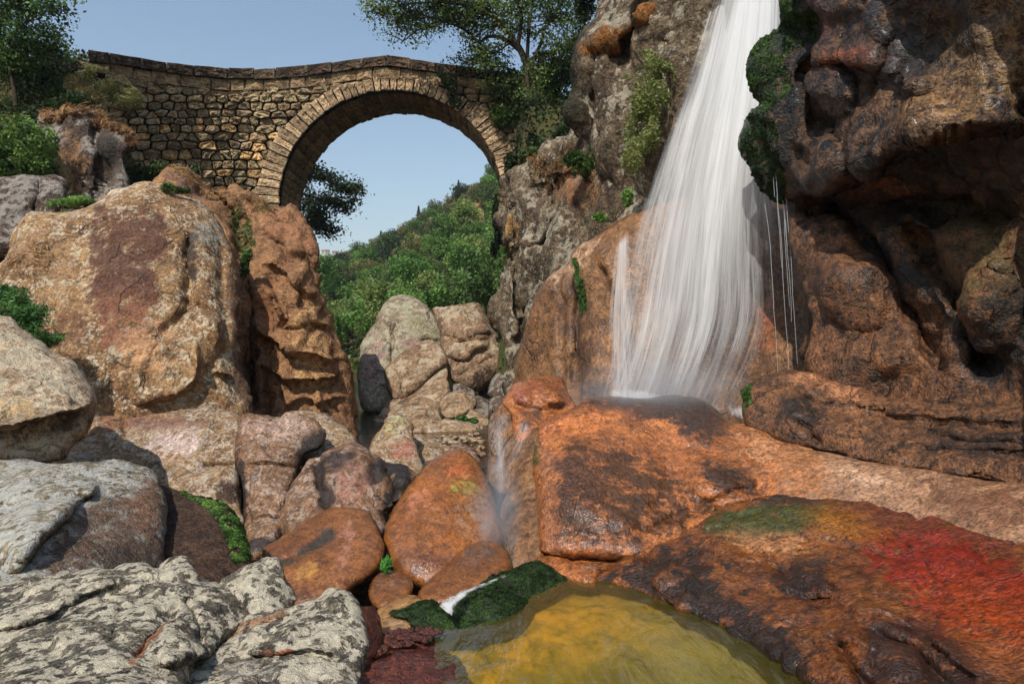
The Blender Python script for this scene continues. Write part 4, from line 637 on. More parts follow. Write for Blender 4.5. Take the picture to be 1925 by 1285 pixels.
me = mk_mesh('pool_bed', p, [Q]); smooth(me); colattr(me, np.concatenate([c, np.ones((len(c), 1))], 1)); tag(link('pool_bed', me, m_bed), kind='structure')
m_rbed = plainmat('river_bed', ((128, 92, 50), (96, 66, 36), (176, 134, 76)), 2.5, bump=.8, dist=.08)
narrow(sheet('river_bed', -12.0, 3.0, 9.4, 40, .26, m_rbed, 80, 160, amp=.12, L=.45, seed=4))
m_sand = plainmat('gravel_bar', ((224, 220, 212), (206, 200, 190), (180, 172, 160)), 6)
gb = rock('gravel_bar', [(640, 702), (655, 684), (668, 680), (690, 684), (720, 700), (700, 716), (660, 716)], [(655, 684, 46), (690, 684, 46), (680, 714, 33)], .25, m_sand, kind='structure', step=3, n=(.02, .0, .01))

# ------------------------------------------------------------------ falling water
def fallmat(name, bright=.9, sc=(34, 1.1), lo=.42, hi=.66, pw=1.0):
    t = NT(name); uv = t.n('UVMap'); uv.uv_map = 'flow'; v = t.mapping(uv.outputs[0], scale=(sc[0], sc[1], 1)); at = t.n('Attribute', attribute_name='tint')
    a = t.noise(v, 1.0, 4, .6, .15); v2 = t.mapping(uv.outputs[0], scale=(sc[0] * .22, sc[1] * .6, 1), loc=(3, 7, 0)); b_ = t.noise(v2, 1.0, 3, .5, .2)
    v3 = t.mapping(uv.outputs[0], scale=(sc[0] * 4, sc[1] * 2.5, 1), loc=(1, 2, 0)); c_ = t.noise(v3, 1.0, 3, .6, .1)
    m = t.math('ADD', t.math('ADD', t.math('MULTIPLY', a, .38), t.math('MULTIPLY', b_, .38)), t.math('MULTIPLY', c_, .24))
    f = t.ramp(t.math('ADD', m, t.math('SUBTRACT', at.outputs['Alpha'], .5)), lo, hi)
    f = t.math('MULTIPLY', f, t.ramp(at.outputs['Alpha'], .02, .30))
    d1 = t.n('BsdfDiffuse'); d1.inputs[0].default_value = (bright, bright * .99, bright * .98, 1); tl = t.n('BsdfTranslucent'); tl.inputs[0].default_value = (bright, bright, bright, 1)
    mw = t.n('MixShader'); mw.inputs[0].default_value = .4; t.l(d1.outputs[0], mw.inputs[1]); t.l(tl.outputs[0], mw.inputs[2])
    tr = t.n('BsdfTransparent'); mx = t.n('MixShader'); t.l(f, mx.inputs[0]); t.l(tr.outputs[0], mx.inputs[1]); t.l(mw.outputs[0], mx.inputs[2]); t.l(mx.outputs[0], t.out.inputs[0])
    return t.m
def flow_sheet(name, left, right, dens, mat, nu=40, nv=70, parent=None, bulge=.0, wob=.04, seed=0, doff=0.0):
    """left/right: (x, y, distance) down each edge; dens(u, v) is how thick the water is"""
    def samp(pts):
        p = catmull([q[:2] for q in pts], 8, False); d = np.interp(np.linspace(0, 1, len(p)), np.linspace(0, 1, len(pts)), [q[2] for q in pts])
        s = np.concatenate([[0], np.cumsum(np.linalg.norm(np.diff(p, axis=0), axis=1))]); s /= s[-1]; v = np.linspace(0, 1, nv)
        return np.stack([np.interp(v, s, p[:, 0]), np.interp(v, s, p[:, 1]), np.interp(v, s, d)], 1)
    A, B = samp(left), samp(right); u = np.linspace(0, 1, nu)[None, :, None]
    G = A[:, None] * (1 - u) + B[:, None] * u; V3 = P(G[..., 0], G[..., 1], G[..., 2] + doff - bulge * np.sin(np.pi * u[..., 0]))
    p = V3.reshape(-1, 3); uu = np.broadcast_to(u[..., 0], (nv, nu)).ravel(); vv = np.broadcast_to(np.linspace(0, 1, nv)[:, None], (nv, nu)).ravel()
    q = np.stack([uu * 9, vv * 1.4, uu * 0 + seed], 1); p[:, 1] += wob * fbm(q, seed, 3)
    ii = np.arange(nu * nv).reshape(nv, nu); Q = np.stack([ii[:-1, :-1].ravel(), ii[1:, :-1].ravel(), ii[1:, 1:].ravel(), ii[:-1, 1:].ravel()], 1)
    me = mk_mesh(name, p, [Q]); smooth(me); a = dens(uu, vv); colattr(me, np.stack([uu, vv, uu * 0, a], 1))
    uvl = me.uv_layers.new(name='flow'); li = np.zeros(len(me.loops), np.int32); me.loops.foreach_get('vertex_index', li)
    W_ = np.linalg.norm(P(*A[nv // 2]) - P(*B[nv // 2])); Hh = np.linalg.norm(P(*A[0]) - P(*A[-1]))
    uvl.data.foreach_set('uv', np.stack([uu[li] * W_ + seed, vv[li] * Hh], 1).astype(np.float32).ravel())
    return link(name, me, mat, parent)
m_fall = fallmat('falling_water', .78, (19, .42), .38, .86)
wf = empty('waterfall', P(1260, 760, 9.6)); tag(wf, kind='structure')
EL = [(1340, -40, 11.6), (1285, 120, 11.1), (1240, 230, 10.7), (1200, 340, 10.4), (1168, 430, 10.2), (1138, 540, 10.0), (1122, 640, 9.7), (1100, 752, 9.4)]
ER = [(1476, -40, 11.2), (1478, 90, 10.8), (1482, 200, 10.5), (1484, 300, 10.2), (1490, 400, 10.0), (1502, 500, 9.8), (1506, 640, 9.5), (1420, 800, 9.0)]
def shp(c0, c1, w0, w1, base): 
    def f(u, v):
        c = c0 + (c1 - c0) * v; w = w0 + (w1 - w0) * v
        e = sstep(0, .12, u) * sstep(1, .94, u)
        return e * (base * (1 - .42 * v) + .46 * np.exp(-((u - c) / w) ** 2) * (1 - .4 * v)) * (1 - .5 * sstep(.55, 1, u) * sstep(.35, .8, v))
    return f
INV = np.linalg.inv(np.eye(3))
def inv_parent(o, par): o.matrix_parent_inverse = par.matrix_world.inverted(); return o
def child(o, par): o.parent = par; o.location = o.location - par.location; return o
for k_, (f_, do, sd) in enumerate(((shp(.62, .36, .34, .55, .42), 0.0, 1), (shp(.72, .25, .30, .45, .36), .28, 2), (shp(.5, .7, .4, .6, .40), .55, 3))):
    o = flow_sheet('water_sheet', EL, ER, f_, m_fall, parent=None, seed=sd, doff=do, wob=.12); child(o, wf)
# left skirt sliding over the slab
o = flow_sheet('water_sheet', [(1150, 440, 11.1), (1136, 520, 10.8), (1118, 620, 10.4), (1104, 745, 9.6)], [(1195, 400, 11.0), (1205, 520, 10.7), (1225, 640, 10.2), (1240, 752, 9.5)], lambda u, v: sstep(0, .45, u) * sstep(1, .55, u) * (.72 - .2 * v) * sstep(0, .12, v), m_fall, seed=5, doff=-.25); child(o, wf)
# foam where it lands
o = flow_sheet('foam', [(1085, 712, 9.9), (1096, 734, 9.7), (1105, 758, 9.5)], [(1416, 748, 9.5), (1412, 778, 9.3), (1405, 806, 9.1)], lambda u, v: sstep(0, .2, u) * np.sin(np.pi * v) * (.42 + .5 * np.exp(-((u - .36) / .16) ** 2) + .12 * np.exp(-((u - .95) / .1) ** 2)), fallmat('foam', .95, (7, 3), .36, .8), nv=20, seed=8, wob=.1); child(o, wf)
# single threads of water beside the moss
m_thread = bpy.data.materials.new('water_thread'); m_thread.use_nodes = True; b = m_thread.node_tree.nodes['Principled BSDF']; b.inputs['Base Color'].default_value = (.85, .87, .9, 1); b.inputs['Roughness'].default_value = .3; b.inputs['Alpha'].default_value = .28
def tube(paths, sides=5):
    """paths: list of (points (n,3), radii (n,)) -> verts, quads"""
    Vs, Qs, o = [], [], 0
    for p, r in paths:
        p = np.asarray(p, float); r = np.broadcast_to(np.asarray(r, float), (len(p),)); n = len(p)
        tg = np.gradient(p, axis=0); tg /= np.linalg.norm(tg, axis=1, keepdims=True) + 1e-9
        ref = np.array([.31, .77, .13]); e1 = np.cross(tg, ref); e1 /= np.linalg.norm(e1, axis=1, keepdims=True) + 1e-9; e2 = np.cross(tg, e1)
        a = np.arange(sides) * 2 * pi / sides
        ring = p[:, None] + r[:, None, None] * (np.cos(a)[None, :, None] * e1[:, None] + np.sin(a)[None, :, None] * e2[:, None])
        Vs.append(ring.reshape(-1, 3)); i = np.arange(n * sides).reshape(n, sides) + o; j = np.roll(i, -1, 1)
        Qs.append(np.stack([i[:-1].ravel(), j[:-1].ravel(), j[1:].ravel(), i[1:].ravel()], 1)); o += n * sides
    return np.concatenate(Vs), np.concatenate(Qs)
rr = random.Random(3); th = []
for k_ in range(11):
    x0 = 1425 + rr.random() * 52; y0 = rr.choice([165, 190, 230, 330, 380]) + rr.random() * 20; L = rr.uniform(120, 380); d0 = 9.15 + rr.random() * .5
    yy = np.linspace(y0, min(y0 + L, 700), 9); xx = x0 + (yy - y0) * .06 + np.array([rr.uniform(-1, 1) for _ in yy]) + 6 * (1 - np.exp(-(yy - y0) / 40))
    th.append((P(xx, yy, np.full(9, d0)), np.linspace(.0042, .0028, 9)))
V_, Q_ = tube(th, 4); o = based('water_threads', V_, [Q_], m_thread); child(o, wf)
# side cascade and the rill through the moss
m_casc = fallmat('cascade_water', .8, (16, 1.2), .36, .95)
cs = empty('side_cascade', P(950, 900, 8.4)); tag(cs, kind='structure')
o = flow_sheet('water_sheet', [(975, 765, 9.2), (955, 800, 8.8), (932, 850, 8.6), (915, 905, 8.3), (905, 960, 8.0)], [(1010, 790, 8.6), (1014, 820, 8.3), (1005, 855, 8.1), (975, 890, 8.0), (955, 950, 7.8)], lambda u, v: np.sin(np.pi * u) * .55 * sstep(0, .15, v) * (1 - .3 * v), m_casc, seed=11, nu=24, doff=-.35); child(o, cs)
o = flow_sheet('water_sheet', [(918, 800, 8.9), (916, 840, 8.8), (918, 890, 8.5), (925, 930, 8.2)], [(950, 775, 8.9), (955, 820, 8.7), (960, 870, 8.4), (955, 920, 8.1)], lambda u, v: np.sin(np.pi * u) * .5 * sstep(0, .15, v), m_casc, seed=12, nu=20, doff=-.3); child(o, cs)

o = flow_sheet('spray', [(880, 900, 6.9), (870, 960, 6.75), (830, 1040, 6.5), (800, 1110, 6.2)], [(960, 890, 7.1), (965, 960, 6.9), (968, 1030, 6.7), (960, 1085, 6.5)], lambda u, v: np.sin(np.pi * u) ** 1.5 * np.sin(np.pi * np.clip(v * .9 + .1, 0, 1)) * .40, fallmat('spray', .85, (3.0, 1.2), .30, 1.25), seed=14, nu=30); child(o, cs)

# spray hanging where the water lands
def mist(name, c, r, dens, parent):
    t = NT(name); tc = t.n('TexCoord').outputs['Object']; ln = t.n('VectorMath', operation='LENGTH'); t.l(tc, ln.inputs[0]); n_ = t.noise(tc, 1.6, 2, .5)
    dn = t.math('MULTIPLY', t.ramp(ln.outputs['Value'], 1.0, .05, 0, dens), t.ramp(n_, .3, .7, .3, 1.3)); pv = t.n('VolumePrincipled'); pv.inputs['Color'].default_value = (.95, .96, 1, 1); t.l(dn, pv.inputs['Density']); t.l(pv.outputs[0], t.out.inputs[1])
    th_ = np.linspace(0, pi, 9); ph = np.arange(12) * 2 * pi / 12; V = np.array([(sin(a) * cos(b_), sin(a) * sin(b_), cos(a)) for a in th_ for b_ in ph]); ii = np.arange(9 * 12).reshape(9, 12); jj = np.roll(ii, -1, 1)
    o = link(name, mk_mesh(name, V, [np.stack([ii[:-1].ravel(), ii[1:].ravel(), jj[1:].ravel(), jj[:-1].ravel()], 1)]), t.m); o.location = c; o.scale = r; o['kind'] = 'stuff'; return o
mist('spray_mist', P(1235, 735, 9.0), (1.5, .6, .6), 1.3, None)
mist('spray_mist', P(935, 960, 7.15), (.32, .32, .8), 1.9, None)
# ------------------------------------------------------------------ the bridge
m_stone = rockmat('bridge_rubble', (206, 172, 126), (180, 146, 106), (118, 94, 70), d=22, lichen=.12, lcol=(196, 180, 140), streak=.0, alb=.84, orand=.38, grain=.42, blot=.3, seed=31)
m_stone2 = rockmat('bridge_rubble_dark', (170, 140, 104), (138, 112, 84), (84, 68, 54), d=22, lichen=.1, lcol=(170, 160, 130), alb=.84, orand=.38, grain=.42, blot=.35, seed=32)
m_stone3 = rockmat('bridge_rubble_warm', (218, 176, 120), (192, 150, 100), (126, 96, 68), d=22, alb=.84, orand=.38, grain=.4, blot=.25, seed=33)
m_vous = rockmat('bridge_arch_stone', (204, 172, 134), (176, 144, 108), (114, 92, 72), d=22, lichen=.15, lcol=(192, 176, 144), alb=.84, orand=.38, grain=.4, blot=.25, seed=34)
m_cope = rockmat('bridge_coping', (108, 86, 66), (84, 66, 52), (46, 38, 32), d=21, orand=.3, lichen=.2, lcol=(150, 136, 112), streak=.4, scol=(44, 38, 32), grain=.5, blot=.4, seed=35)
m_core = plainmat('bridge_core', ((38, 32, 26), (30, 26, 22), (50, 42, 32)), 3)
BD = 22.0; BW = 2.25
ARC = (737.0, 383.0, 213.0)
TOP = np.array([(150, 93), (165, 95), (230, 103), (295, 115), (360, 123), (430, 129), (490, 129.5), (530, 128), (575, 123), (640, 115), (690, 107.5), (725, 104), (790, 113), (850, 121), (910, 128), (965, 135), (1060, 150)], float)
def topy(x): return np.interp(x, TOP[:, 0], TOP[:, 1])
def bdist(x): return BD - 4.6 * np.clip((470 - np.asarray(x, float)) / 305, 0, 1) ** 1.35
bridge = empty('stone_bridge', (0, 0, 0)); bridge.location = P(737, 400, BD)
tag(bridge, 'old stone arch bridge with humped parapet spanning the gorge', 'bridge')
def bpart(name, V, faces, mat, sm=False):
    o = based(name, V, faces, mat, None, sm); o.parent = bridge; o.location = o.location - bridge.location; colattr(o.data, np.zeros((len(o.data.vertices), 4))); return o
# core body, behind the facing stones
xs = np.arange(168, 1062, 6.0); bot = np.where(np.abs(xs - ARC[0]) < ARC[2] + 4, ARC[1] - np.sqrt(np.maximum((ARC[2] + 4) ** 2 - (xs - ARC[0]) ** 2, 0)), 470.0)
bot = np.maximum(bot, topy(xs) + 30); bot = np.where(np.abs(xs - ARC[0]) < ARC[2] + 4, bot, np.where(xs < 500, 300 + (xs - 168) * .42, 470))
tp = topy(xs) + 2.5; d_ = bdist(xs)
fv = P(xs, tp, d_ + .16); fb = P(xs, bot, d_ + .16); back = np.array([0, BW + .2, 0]); n_ = len(xs)
V = np.concatenate([fv, fb, fv + back, fb + back]); i = np.arange(n_ - 1)
Q = np.concatenate([np.stack([i, n_ + i, n_ + i + 1, i + 1], 1), np.stack([2 * n_ + i, 2 * n_ + i + 1, 3 * n_ + i + 1, 3 * n_ + i], 1), np.stack([i, i + 1, 2 * n_ + i + 1, 2 * n_ + i], 1), np.stack([n_ + i, 3 * n_ + i, 3 * n_ + i + 1, n_ + i + 1], 1),
    np.array([[0, 2 * n_, 3 * n_, n_], [n_ - 1, 2 * n_ - 1, 4 * n_ - 1, 3 * n_ - 1]])])
bpart('core', V, [Q], m_core)
RB = random.Random(5)
def block(name, c4, dfun, mat, y0, y1, inset=.022, rough=.02):
    """squared stone: c4 four photo corners (tl, bl, br, tr), face at distance+y0, back at distance+y1"""
    c = np.array(c4, float); m = c.mean(0); sz = np.linalg.norm(np.ptp(c, axis=0))
    ins = c + (m - c) * min(.25, 2.2 / max(sz * .5, 3))
    mid = np.stack([(c[k] + c[(k + 1) % 4]) / 2 for k in range(4)]); ring = np.empty((8, 2)); ring[::2] = c; ring[1::2] = mid
    ring += np.array([[RB.uniform(-.9, .9), RB.uniform(-.9, .9)] for _ in range(8)])
    inr = ring + (m - ring) * min(.3, 2.4 / max(sz * .5, 3)); inr2 = ring + (m - ring) * .62
    jt = np.array([RB.uniform(-.012, .012) for _ in range(8)]); jt2 = np.array([RB.uniform(-.03, .02) for _ in range(8)])
    V = np.concatenate([P(ring[:, 0], ring[:, 1], dfun(ring[:, 0]) + y1), P(ring[:, 0], ring[:, 1], dfun(ring[:, 0]) + y0 + inset + .01), P(inr[:, 0], inr[:, 1], dfun(inr[:, 0]) + y0 + jt), P(inr2[:, 0], inr2[:, 1], dfun(inr2[:, 0]) + y0 + jt2), P([m[0]], [m[1]], dfun(m[:1]) + y0 + RB.uniform(-.03, .01))])
    k = np.arange(8); k2 = (k + 1) % 8
    Q = np.concatenate([np.stack([a + k, a + 8 + k, a + 8 + k2, a + k2], 1)[:, ::-1] for a in (0, 8, 16)])
    T = np.stack([24 + k, np.full(8, 32), 24 + k2], 1)[:, ::-1]
    return bpart(name, V, [Q[:, ::-1], T[:, ::-1]], mat)
# voussoirs round the arch, each with courses of barrel stones behind it
nv = 52; th = np.linspace(pi * 1.02, -pi * .09, nv + 1); th = th + np.array([0] + [RB.uniform(-.008, .008) for _ in range(nv - 1)] + [0])
for k in range(nv):
    a0, a1 = th[k], th[k + 1]; am = (a0 + a1) / 2; up = max(0, sin(am)); r0 = ARC[2] + RB.uniform(-1, 1); r1 = ARC[2] + 24 + 18 * (1 - up ** 2) * (1 if am > pi / 2 else .9) + RB.uniform(-3, 5)
    g = .7 / ARC[2]
    def pol(a, r): return (ARC[0] + r * cos(a) * (1.0 if a > pi / 2 else .985), ARC[1] - r * sin(a))
    c4 = [pol(a0 - g, r1), pol(a0 - g, r0), pol(a1 + g, r0), pol(a1 + g, r1)]
    block('voussoir', c4, bdist, m_vous, -.06 + RB.uniform(-.02, .02), .55)
    for q in range(3):
        y0 = .565 + q * .58
        cc = [pol(a0 - g, ARC[2] + 16), pol(a0 - g, r0 + RB.uniform(-1.2, 1.2)), pol(a1 + g, r0 + RB.uniform(-1.2, 1.2)), pol(a1 + g, ARC[2] + 16)]
        x_, z_ = np.array(cc).T; Vf = P(x_, z_, BD); V = np.concatenate([Vf + [0, y0, 0], Vf + [0, y0 + .565, 0]])
        bpart('barrel_stone', V, [np.array([[0, 1, 2, 3], [7, 6, 5, 4], [0, 4, 5, 1], [1, 5, 6, 2], [2, 6, 7, 3], [3, 7, 4, 0]])], m_stone2)
# parapet: coping and the course below
def course(x0, x1, o0, o1, wmin, wmax, mat, y0, y1, name):
    x = x0
    while x < x1:
        w_ = RB.uniform(wmin, wmax); xe = min(x + w_, x1); a, b_ = x + .2, xe - .2
        e0 = RB.uniform(-1.2, 1.2); e1 = RB.uniform(-1.2, 1.2)
        block(name, [(a, topy(a) + o0 + e0), (a, topy(a) + o1 + e1), (b_, topy(b_) + o1 + e1), (b_, topy(b_) + o0 + e0)], bdist, mat, y0 + RB.uniform(-.02, .02), y1); x = xe
course(165, 1000, 0, 19, 38, 66, m_cope, -.16, .32, 'coping_slab')
course(172, 1000, 20.5, 41, 26, 58, m_stone2, -.06, .40, 'parapet_block')
course(240, 700, 42.5, 54, 18, 44, m_stone2, -.02, .40, 'parapet_block')
# far parapet
def bd2(x): return bdist(x) + BW - .45
course(170, 1000, 2, 20, 60, 90, m_cope, -.1, .35, 'coping_slab')
for o in [o for o in bridge.children if o.name.startswith('coping_slab')][-14:]: o.location.y += BW - .40
# rubble facing: cells of a jittered lattice, clipped against their neighbours
def vor(pts, an=1.9, rad=90):
    q = pts * np.array([1, an]); out = []
    for i in range(len(q)):
        cell = [np.array(v) for v in ((-40, -40), (40, -40), (40, 40), (-40, 40))]
        dd = np.linalg.norm(q - q[i], axis=1); nb = np.argsort(dd)[1:22]
        for j in nb:
            if dd[j] > rad: break
            h = (q[j] - q[i]) / 2; nn = h / np.linalg.norm(h); lim = np.linalg.norm(h); new = []
            for a in range(len(cell)):
                A, B = cell[a], cell[(a + 1) % len(cell)]; da, db = A @ nn - lim, B @ nn - lim
                if da <= 0: new.append(A)
                if da * db < 0: new.append(A + (B - A) * da / (da - db))
            cell = new
        out.append((np.array(cell) + q[i]) / np.array([1, an]))
    return out
reg = [(236, 150), (300, 164), (353, 168), (433, 172), (538, 172), (625, 164), (700, 152), (800, 152), (880, 160), (1000, 170), (1020, 320), (985, 360), (950, 400), (930, 330), (500, 330), (530, 420), (440, 380), (330, 340), (240, 330), (215, 240)]
pts = []; y = 160.0; row = 0
while y < 420:
    hrow = RB.uniform(9, 15) if y < 230 else RB.uniform(12, 21); x = 205 + RB.uniform(0, 20)
    while x < 1030:
        w_ = RB.choice([RB.uniform(9, 20), RB.uniform(16, 34), RB.uniform(26, 44)]); pts.append((x + w_ / 2 + RB.uniform(-3, 3), y + RB.uniform(-3.4, 3.4))); x += w_
    y += hrow
pts = np.array(pts); rr_ = np.hypot(pts[:, 0] - ARC[0], pts[:, 1] - ARC[1])
regp = [(226, 148), (300, 160), (353, 164), (433, 169), (538, 168), (625, 158), (700, 146), (800, 148), (880, 156), (1000, 165), (1030, 320), (985, 370), (955, 430), (945, 470), (930, 470), (930, 383), (520, 383), (524, 430), (440, 390), (330, 350), (240, 340), (210, 240)]
keep = inpoly(pts[:, 0], pts[:, 1], regp) & (rr_ > ARC[2] + 26)
cells = vor(pts); stones = []
for i in np.where(keep)[0]:
    c = cells[i]
    if len(c) < 3: continue
    rv = np.hypot(c[:, 0] - ARC[0], c[:, 1] - ARC[1]); s_ = np.maximum(1, (ARC[2] + 22) / np.maximum(rv, 1)); c = np.stack([ARC[0] + (c[:, 0] - ARC[0]) * s_, ARC[1] + (c[:, 1] - ARC[1]) * s_], 1)
    stones.append(c)
def rubble(c):
    m = c.mean(0); n0 = len(c); cc = np.concatenate([np.stack([c * .86 + np.roll(c, -1, 0) * .14, c * .14 + np.roll(c, -1, 0) * .86], 1).reshape(-1, 2)])
    if len(cc) > 14: cc = cc[::2]
    ext = np.ptp(cc, axis=0).min(); cc = m + (cc - m) * (1 - min(.2, 1.5 / max(ext, 4))); n = len(cc)
    cc = cc + np.array([[RB.uniform(-.7, .7), RB.uniform(-.7, .7)] for _ in range(n)])
    pr = RB.uniform(-.05, .07); r2 = m + (cc - m) * .88; r3 = m + (cc - m) * .5
    V = np.concatenate([P(cc[:, 0], cc[:, 1], bdist(cc[:, 0]) + .22), P(cc[:, 0], cc[:, 1], bdist(cc[:, 0]) + .05 - pr * .5), P(r2[:, 0], r2[:, 1], bdist(r2[:, 0]) - .03 - pr + np.array([RB.uniform(-.035, .035) for _ in range(n)])), P(r3[:, 0], r3[:, 1], bdist(r3[:, 0]) - .05 - pr + np.array([RB.uniform(-.05, .05) for _ in range(n)]))])
    k = np.arange(n); k2 = (k + 1) % n
    ori = np.sign(np.sum(cc[:, 0] * np.roll(cc[:, 1], -1) - np.roll(cc[:, 0], -1) * cc[:, 1]))
    Q = np.concatenate([np.stack([a + k, a + k2, a + n + k2, a + n + k], 1) for a in (0, n, 2 * n)]); cap = (3 * n + k)[None]
    if ori < 0: Q = Q[:, ::-1]; cap = cap[:, ::-1]
    return V, [Q, cap]
stones.sort(key=lambda c: -np.ptp(c[:, 0]) * np.ptp(c[:, 1])); rest = []
print('rubble stones', len(stones))
for i, c in enumerate(stones):
    V, fs = rubble(c)
    if i < 300: bpart('stone', V, fs, RB.choice([m_stone, m_stone, m_stone3, m_stone2, m_stone2]) if c[:, 1].mean() > 215 else RB.choice([m_stone, m_stone2, m_stone2]), False)
    else: rest.append((V, fs))
if rest:
    Vs, Qs, Cs, o_ = [], [], {}, 0
    for V, fs in rest:
        Vs.append(V); Qs.append(fs[0] + o_); Cs.setdefault(fs[1].shape[1], []).append(fs[1] + o_); o_ += len(V)
    ob = bpart('small_stones', np.concatenate(Vs), [np.concatenate(Qs)] + [np.concatenate(v) for v in Cs.values()], m_stone2, False); ob['kind'] = 'stuff'
# low end of the road wall left of the parapet
block('parapet_block', [(132, 112), (132, 128), (168, 132), (168, 118)], lambda x: bdist(x) + .5, m_cope, 0, .5)
# ------------------------------------------------------------------ vegetation
t = NT('leaf'); at = t.n('Attribute', attribute_name='tint'); d1 = t.n('BsdfPrincipled'); t.l(at.outputs['Color'], d1.inputs['Base Color']); d1.inputs['Roughness'].default_value = .55; d1.inputs['Specular IOR Level'].default_value = .3
tl = t.n('BsdfTranslucent'); t.l(at.outputs['Color'], tl.inputs[0]); mx = t.n('MixShader'); mx.inputs[0].default_value = .35; t.l(d1.outputs[0], mx.inputs[1]); t.l(tl.outputs[0], mx.inputs[2]); t.l(mx.outputs[0], t.out.inputs[0]); m_leaf = t.m
m_bark = plainmat('bark', ((58, 48, 38), (78, 66, 52), (36, 30, 26)), 9, bump=.6, dist=.03)
m_moss = m_leaf
def unit(n): 
    v = RNG.normal(size=(n, 3)); return v / np.linalg.norm(v, axis=1, keepdims=True)
def leaf_arrays(pos, size, cols, up=.5, width=.55, nrm=None):
    n = len(pos); nn = unit(n) + np.array([0, 0, up]) if nrm is None else nrm + unit(n) * .6
    nn /= np.linalg.norm(nn, axis=1, keepdims=True); a = np.cross(nn, unit(n)); a /= np.linalg.norm(a, axis=1, keepdims=True) + 1e-9; b = np.cross(nn, a)
    s = (size * RNG.uniform(.6, 1.35, n))[:, None] if np.isscalar(size) else size[:, None]
    V = np.stack([pos - a * s * .5, pos + b * s * width * .5 + nn * s * .08, pos + a * s * .5, pos - b * s * width * .5 + nn * s * .08], 1).reshape(-1, 3)
    Q = np.arange(4 * n).reshape(n, 4); C = np.repeat(np.concatenate([cols, np.ones((n, 1))], 1), 4, 0)
    return V, Q, C
def palette(n, pos, pal, sc=1.2, seed=0):
    """leaf colours drift from clump to clump"""
    p = np.array([rgb(*c) for c in pal]); f = np.clip((fbm(pos * sc, seed, 3) * .9 + .5 + RNG.normal(0, .16, n)), 0, .999) * (len(p) - 1); i = f.astype(int); w = (f - i)[:, None]
    c_ = (p[i] * (1 - w) + p[np.minimum(i + 1, len(p) - 1)] * w) * RNG.uniform(.7, 1.3, (n, 1)); g_ = c_ @ np.array([[.3], [.6], [.1]])
    return c_ * .8 + g_ * np.array([1.12, 1.0, .72]) * .2
def leaf_obj(name, pos, size, pal, parent=None, up=.5, width=.55, sc=1.2, seed=0, nrm=None, loc=None):
    V, Q, C = leaf_arrays(pos, size, palette(len(pos), pos, pal, sc, seed), up, width, nrm)
    c = np.array(loc) if loc is not None else np.array([V[:, 0].mean(), V[:, 1].mean(), V[:, 2].min()])
    me = mk_mesh(name, V - c, [Q]); colattr(me, C)
    return link(name, me, m_leaf, parent, (0, 0, 0) if parent is not None else c)
def blob_pts(blobs, n, gap=.0, gs=1.5, seed=0, shell=.42):
    w = np.array([b[1][0] * b[1][2] + b[1][0] * b[1][1] for b in blobs]); w /= w.sum(); out = []; left = n
    for _ in range(6):
        i = RNG.choice(len(blobs), n * 2, p=w); c = np.array([b[0] for b in blobs])[i]; r = np.array([b[1] for b in blobs])[i]
        p = c + unit(len(i)) * r * (RNG.random((len(i), 1)) ** shell)
        if gap: p = p[fbm(p * gs, seed + 50, 3) > gap - .5 + RNG.normal(0, .08, len(p))]
        out.append(p[:left]); left -= len(out[-1])
        if left <= 0: break
    return np.concatenate(out)
def pblob(x, y, rx, ry, d, dr=None):
    m = d / F; return (P(x, y, d), np.array([rx * m, (dr if dr else (rx + ry) / 2 * m), ry * m]))
def shrub(label, blobs, d, n, size, pal, stems=5, base=None, name='shrub', cat='shrub', group=None, gap=.35, gs=None, up=.5, width=.55, sc=None):
    B = [pblob(*b[:4], b[4] if len(b) > 4 else d) for b in blobs]; m = d / F
    x = np.mean([b[0] for b in blobs]); yb = max(b[1] + b[3] for b in blobs); bp = P(*base, d) if base else P(x, yb, d)
    e = empty(name, bp); tag(e, label, cat, group)
    paths = []
    for k in range(stems):
        c, r = B[k % len(B)]; tip = c + unit(1)[0] * r * .7; mid = (bp + tip) / 2 + unit(1)[0] * r * .15; pts = catmull([bp, mid, tip], 4, False)
        paths.append((pts - bp, np.linspace(m * 1.6, m * .4, len(pts))))
    V, Q = tube(paths, 4); me = mk_mesh('stems', V, [Q]); smooth(me); link('stems', me, m_bark, e)
    p = blob_pts(B, n, gap, gs or .9 / (m * 26), rock.cnt); leaf_obj('foliage', p, size * m, pal, e, up, width, sc or .8 / (m * 26), 3, loc=bp)
    return e
DKG = [(34, 52, 24), (50, 74, 30), (70, 96, 40)]; MDG = [(46, 74, 26), (72, 108, 38), (104, 140, 54)]; BRG = [(64, 104, 30), (96, 146, 44), (134, 176, 64)]; YLG = [(88, 118, 36), (130, 158, 52), (170, 182, 84)]
DRY = [(120, 104, 60), (150, 140, 84), (176, 168, 108)]; ORG = [(112, 72, 36), (152, 104, 54), (180, 140, 84)]; FRN = [(48, 96, 44), (72, 132, 58), (118, 168, 84)]

